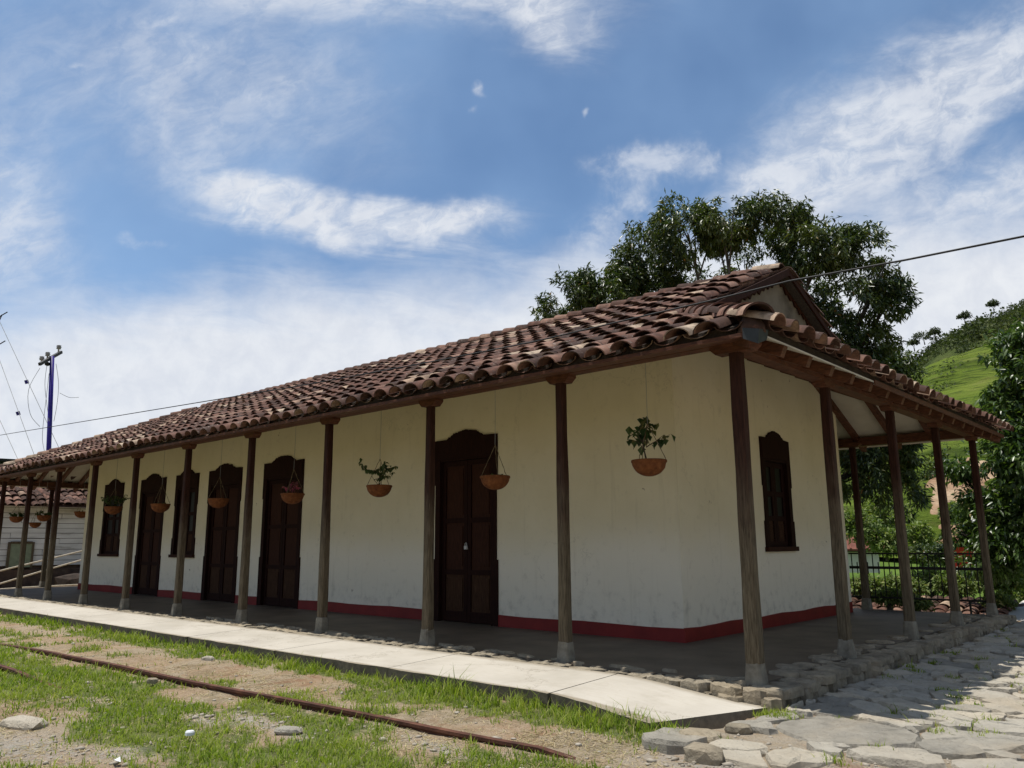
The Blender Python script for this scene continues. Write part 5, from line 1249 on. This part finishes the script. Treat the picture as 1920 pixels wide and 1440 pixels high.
for i, (px_, py_, d, rx, rz, nm) in enumerate(bl):
    c0 = clump(px_, py_, d, rx, rz); cl_ = [c0] + [clump(px_ + random.uniform(-.7, .7) * rx, py_ + random.uniform(-.5, .6) * rz, d, rx * .55, rz * .6) for _ in range(3)]
    mt_ = 'mango_leaf' if i in (4, 14) else 'bush_leaf'
    lf_ = d / 1488 * 8.5
    tree('bush', (c0[0], c0[1], c0[2] - c0[5]), cl_, 300, (lf_, lf_ * .45), mt_, nm, 'bush', GB, per=6, trunk_r=.05, droop=.2, shell=.3, limb_n=1)

# ------------------------------------------------------------------ left side: white boarded house, poles, sheds
WH = empty('boarded_house', (-29.3, 3, -.3), 'old white boarded house with sagging clay tile roof at the far left', 'house')
MB().bb(-33.5, -29.05, -4.5, 6.5, -.5, 2.72).build('wall', 'old_brick', WH)
R = random.Random(4)
zz_ = .55
while zz_ < 2.66:
    hh = R.uniform(.17, .21); y_ = -4.5
    while y_ < 6.5:
        L = R.uniform(2.2, 4.2); y2_ = min(6.5, y_ + L)
        if y2_ < 1.5: y_ = y2_; continue
        mb = MB(); mb.box((-29.0 + R.uniform(-.008, .012), (y_ + y2_) / 2, zz_ + hh / 2 + R.uniform(-.006, .006)), (.035, y2_ - y_ - .015, hh - .016), Matrix.Rotation(R.uniform(-.004, .004), 3, 'X')); mb.build('board', 'whitewash', WH)
        y_ = y2_
    zz_ += hh
MB().bb(-29.0, -28.93, 2.32, 3.0, .5, 1.32).build('shutter', 'green_shutter', WH)
MB().bb(-29.0, -28.90, 2.24, 2.32, .45, 1.38).bb(-29.0, -28.90, 3.0, 3.07, .45, 1.38).bb(-29.0, -28.90, 2.32, 3.0, 1.32, 1.40).build('shutter_frame', 'post_wood', WH)
# stone footing
MB().bb(-29.1, -28.75, -4.5, 6.5, -.6, .42).build('footing', 'old_brick', WH)
wr_ = MB(); wr_.add([(-28.4, -5, 2.62), (-28.4, 6.9, 2.62), (-31.4, 5.4, 3.95), (-31.4, -5, 3.95), (-34.4, -5, 2.62), (-34.4, 6.9, 2.62)], [(0, 1, 2, 3), (3, 2, 5, 4), (1, 5, 2)]); whr = wr_.build('roof', 'pan_clay', WH)
bt = math.atan(1.33 / 3); lst = []
ydir = Vector((-math.cos(bt), 0, math.sin(bt))); xdir = Vector((0, 1, 0)); M0 = Matrix((xdir, ydir, xdir.cross(ydir))).transposed()
for i in range(40):
    for j in range(9):
        p_ = Vector((-28.4, -3.4 + i * .26, 2.66)) + ydir * (j * .36 + Rt.uniform(-.03, .03)) + xdir * Rt.uniform(-.025, .025)
        p_.z += .05 * math.sin(i * .5 + j)
        if p_.y > 6.9 - (p_.x + 28.4) / -3.0 * 1.5: continue
        lst.append((p_, M0 @ Matrix.Rotation(Rt.gauss(0, .06), 3, 'Z') @ Matrix.Rotation(-.05, 3, 'X')))
lst.sort(key=lambda q: vis(q[0]))
for P_, M_ in lst[:230]:
    o = bpy.data.objects.new('tile', cover_me); link(o); o.parent = whr; o.matrix_local = Matrix.Translation(P_ - origin(whr)) @ M_.to_4x4()
o = batch(lst[230:], CV, CF, 'roof_tiles', 'clay_tile'); 
o.data.transform(Matrix.Translation(origin(roof_o) - origin(whr))); o.parent = whr
# taller shed with dark metal roof behind it
TS = empty('tall_shed', (-44, 5, -.5), 'beige shed with thin dark metal roof behind the tiled eaves at far left', 'shed')
zr = at(*pxa(45, 866), 47).z
MB().bb(-48, -42, -8, 7.5, -.6, zr - .25).build('wall', 'beige_wall', TS)
sheet([(-41.3, -8.5, zr - .12), (-41.3, 8.2, zr + .10), (-49, 8.2, zr + .5), (-49, -8.5, zr + .3)], 'roof', 'iron', TS, .12)
# pale poles lying against the added dark mound, one thing each
GL = 'pale poles lying beside the gallery end'
for a, b_, lab in (((-24.6, .1, -.12), (-27.2, 5.0, 1.0), 'lower pale pole leaning diagonally beyond the gallery end'), ((-25.2, -1.4, -.15), (-27.6, 4.9, 1.22), 'upper pale pole leaning diagonally beyond the gallery end'), ((-25.6, .3, -.12), (-25.9, 3.6, -.05), 'short pale pole flat on the ground beside the far post')):
    o = MB().tube([a, tuple((Vector(a) + Vector(b_)) / 2 + Vector((0, 0, .02))), b_], .028, 7).build('pole', 'pole_wood', loc=a); tag(o, lab, 'pole', GL)
# dark mound added in place of the shade behind the poles
boulder((-27.9, 4.9, -.2), .7, 1.6, .5, 'dark mound added as shade behind the pale poles', 31, 'mound_shade', None)

# blue power pole
def pole_at(px_, py_, d): az, el = pxa(px_, py_); return at(az, el, d)
p0 = pole_at(91, 853, 38); p1 = pole_at(98, 668, 38)
UPo = empty('power_pole', (p0.x, p0.y, -.5), 'blue painted steel pole with crossarm and insulators above the left roof end', 'utility pole')
MB().tube([(p0.x, p0.y, -.6), tuple(p0), tuple(p1)], [.11, .095, .085], 10).build('shaft', 'blue_paint', UPo, True)
ca0, ca1 = pole_at(74, 683, 37.3), pole_at(115, 660, 38.7)
beam(ca0, ca1, .10, .12, 'crossarm', 'iron', UPo)
for (qx, qy, hh) in ((78, 676, .22), (89, 668, .26), (110, 655, .24)):
    q = pole_at(qx, qy, 38); MB().lathe(q, [(.03, -.16), (.03, .0), (.10, .02), (.07, .06), (.11, .09), (.07, .13), (.10, .16), (.03, .19)], 10).build('insulator', 'porcelain', UPo, True)
q = pole_at(89, 682, 38); MB().lathe(q, [(.02, -.1), (.1, -.06), (.1, .04), (.02, .08)], 10).build('junction_box', 'iron', UPo, True)
R = random.Random(8)
for pts in (((105, 682), (111, 720), (107, 760), (101, 790)), ((88, 684), (83, 720), (88, 760), (92, 790)), ((75, 690), (50, 730), (55, 780), (75, 800)), ((92, 700), (78, 820), (84, 850)), ((112, 737), (130, 746), (148, 745))):
    P_ = [pole_at(a, b2, 38 + R.uniform(-.3, .3)) for a, b2 in pts]; sm = []
    for k in range(13):
        t_ = k / 12 * (len(P_) - 1); i0 = min(int(t_), len(P_) - 2); sm.append(P_[i0].lerp(P_[i0 + 1], t_ - i0))
    for _ in range(3): sm = [sm[0]] + [(sm[k - 1] + sm[k] * 2 + sm[k + 1]) / 4 for k in range(1, 12)] + [sm[-1]]
    MB().tube(sm, .010, 4).build('loose_wire', 'steel_wire', UPo)
# guyed mast: its arms reach into view at the left edge
m0 = pole_at(-14, 900, 44); MM = empty('antenna_mast', (m0.x, m0.y, -.5), 'slender guyed antenna mast at the left picture edge with short arms', 'antenna mast')
mt0, mt1 = pole_at(-14, 900, 44), pole_at(-10, 560, 44)
for dx in (-.14, .14):
    MB().tube([(mt0.x + dx, mt0.y, -.6), (mt1.x + dx, mt1.y, mt1.z)], .03, 6).build('mast_leg', 'steel_wire', MM)
for (a, b_) in (((-12, 600), (14, 585)), ((-12, 652), (10, 639)), ((-4, 606), (4, 590))):
    MB().tube([pole_at(*a, 44), pole_at(*b_, 44)], .028, 6).build('arm', 'iron', MM)
for (a, b_, ins) in (((-2, 600), (113, 845), (50, 716)), ((-8, 655), (66, 858), (34, 775)), ((-20, 745), (34, 862), None)):
    MB().tube([pole_at(*a, 44), pole_at(*b_, 40)], .012, 4).build('guy_wire', 'steel_wire', MM)
    if ins: q = pole_at(*ins, 42.2); MB().box(q, (.13, .13, .17), Matrix.Rotation(.4, 3, 'X')).build('guy_insulator', 'blue_paint', MM)
# overhead cable in front of the roof
a, b_ = Vector((-22.9, 0.5, 4.6)), Vector((2.38, .5, 3.68))
az, el = pxa(-60, 828); A0 = at(az, el, 32.)
B0 = pole_at(2050, 414, 7.5)
# points of the catenary measured on one vertical plane
cp = []
for k, (qx, qy) in enumerate(((-60, 825), (0, 816), (200, 783), (400, 750), (570, 722), (800, 680), (1000, 641), (1200, 594), (1340, 562), (1480, 527), (1700, 487), (1920, 443), (2100, 405))):
    d = FW + RT * ((qx - 960) / 1488.34) - UP * ((qy - 720) / 1488.34)
    n_pl = Vector((.035, 1, 0)).normalized(); t_ = (n_pl.dot(Vector((0, -.2, 0)) - CAM)) / n_pl.dot(d); cp.append(CAM + d * t_)
tag(MB().tube(cp, .0085, 6).build('overhead_cable', 'cable_rubber', loc=tuple(cp[6])), 'black overhead cable crossing in front of the tiled roof', 'cable')
print('objects', len(bpy.data.objects), 'tris', sum(len(m_.polygons) for m_ in bpy.data.meshes))
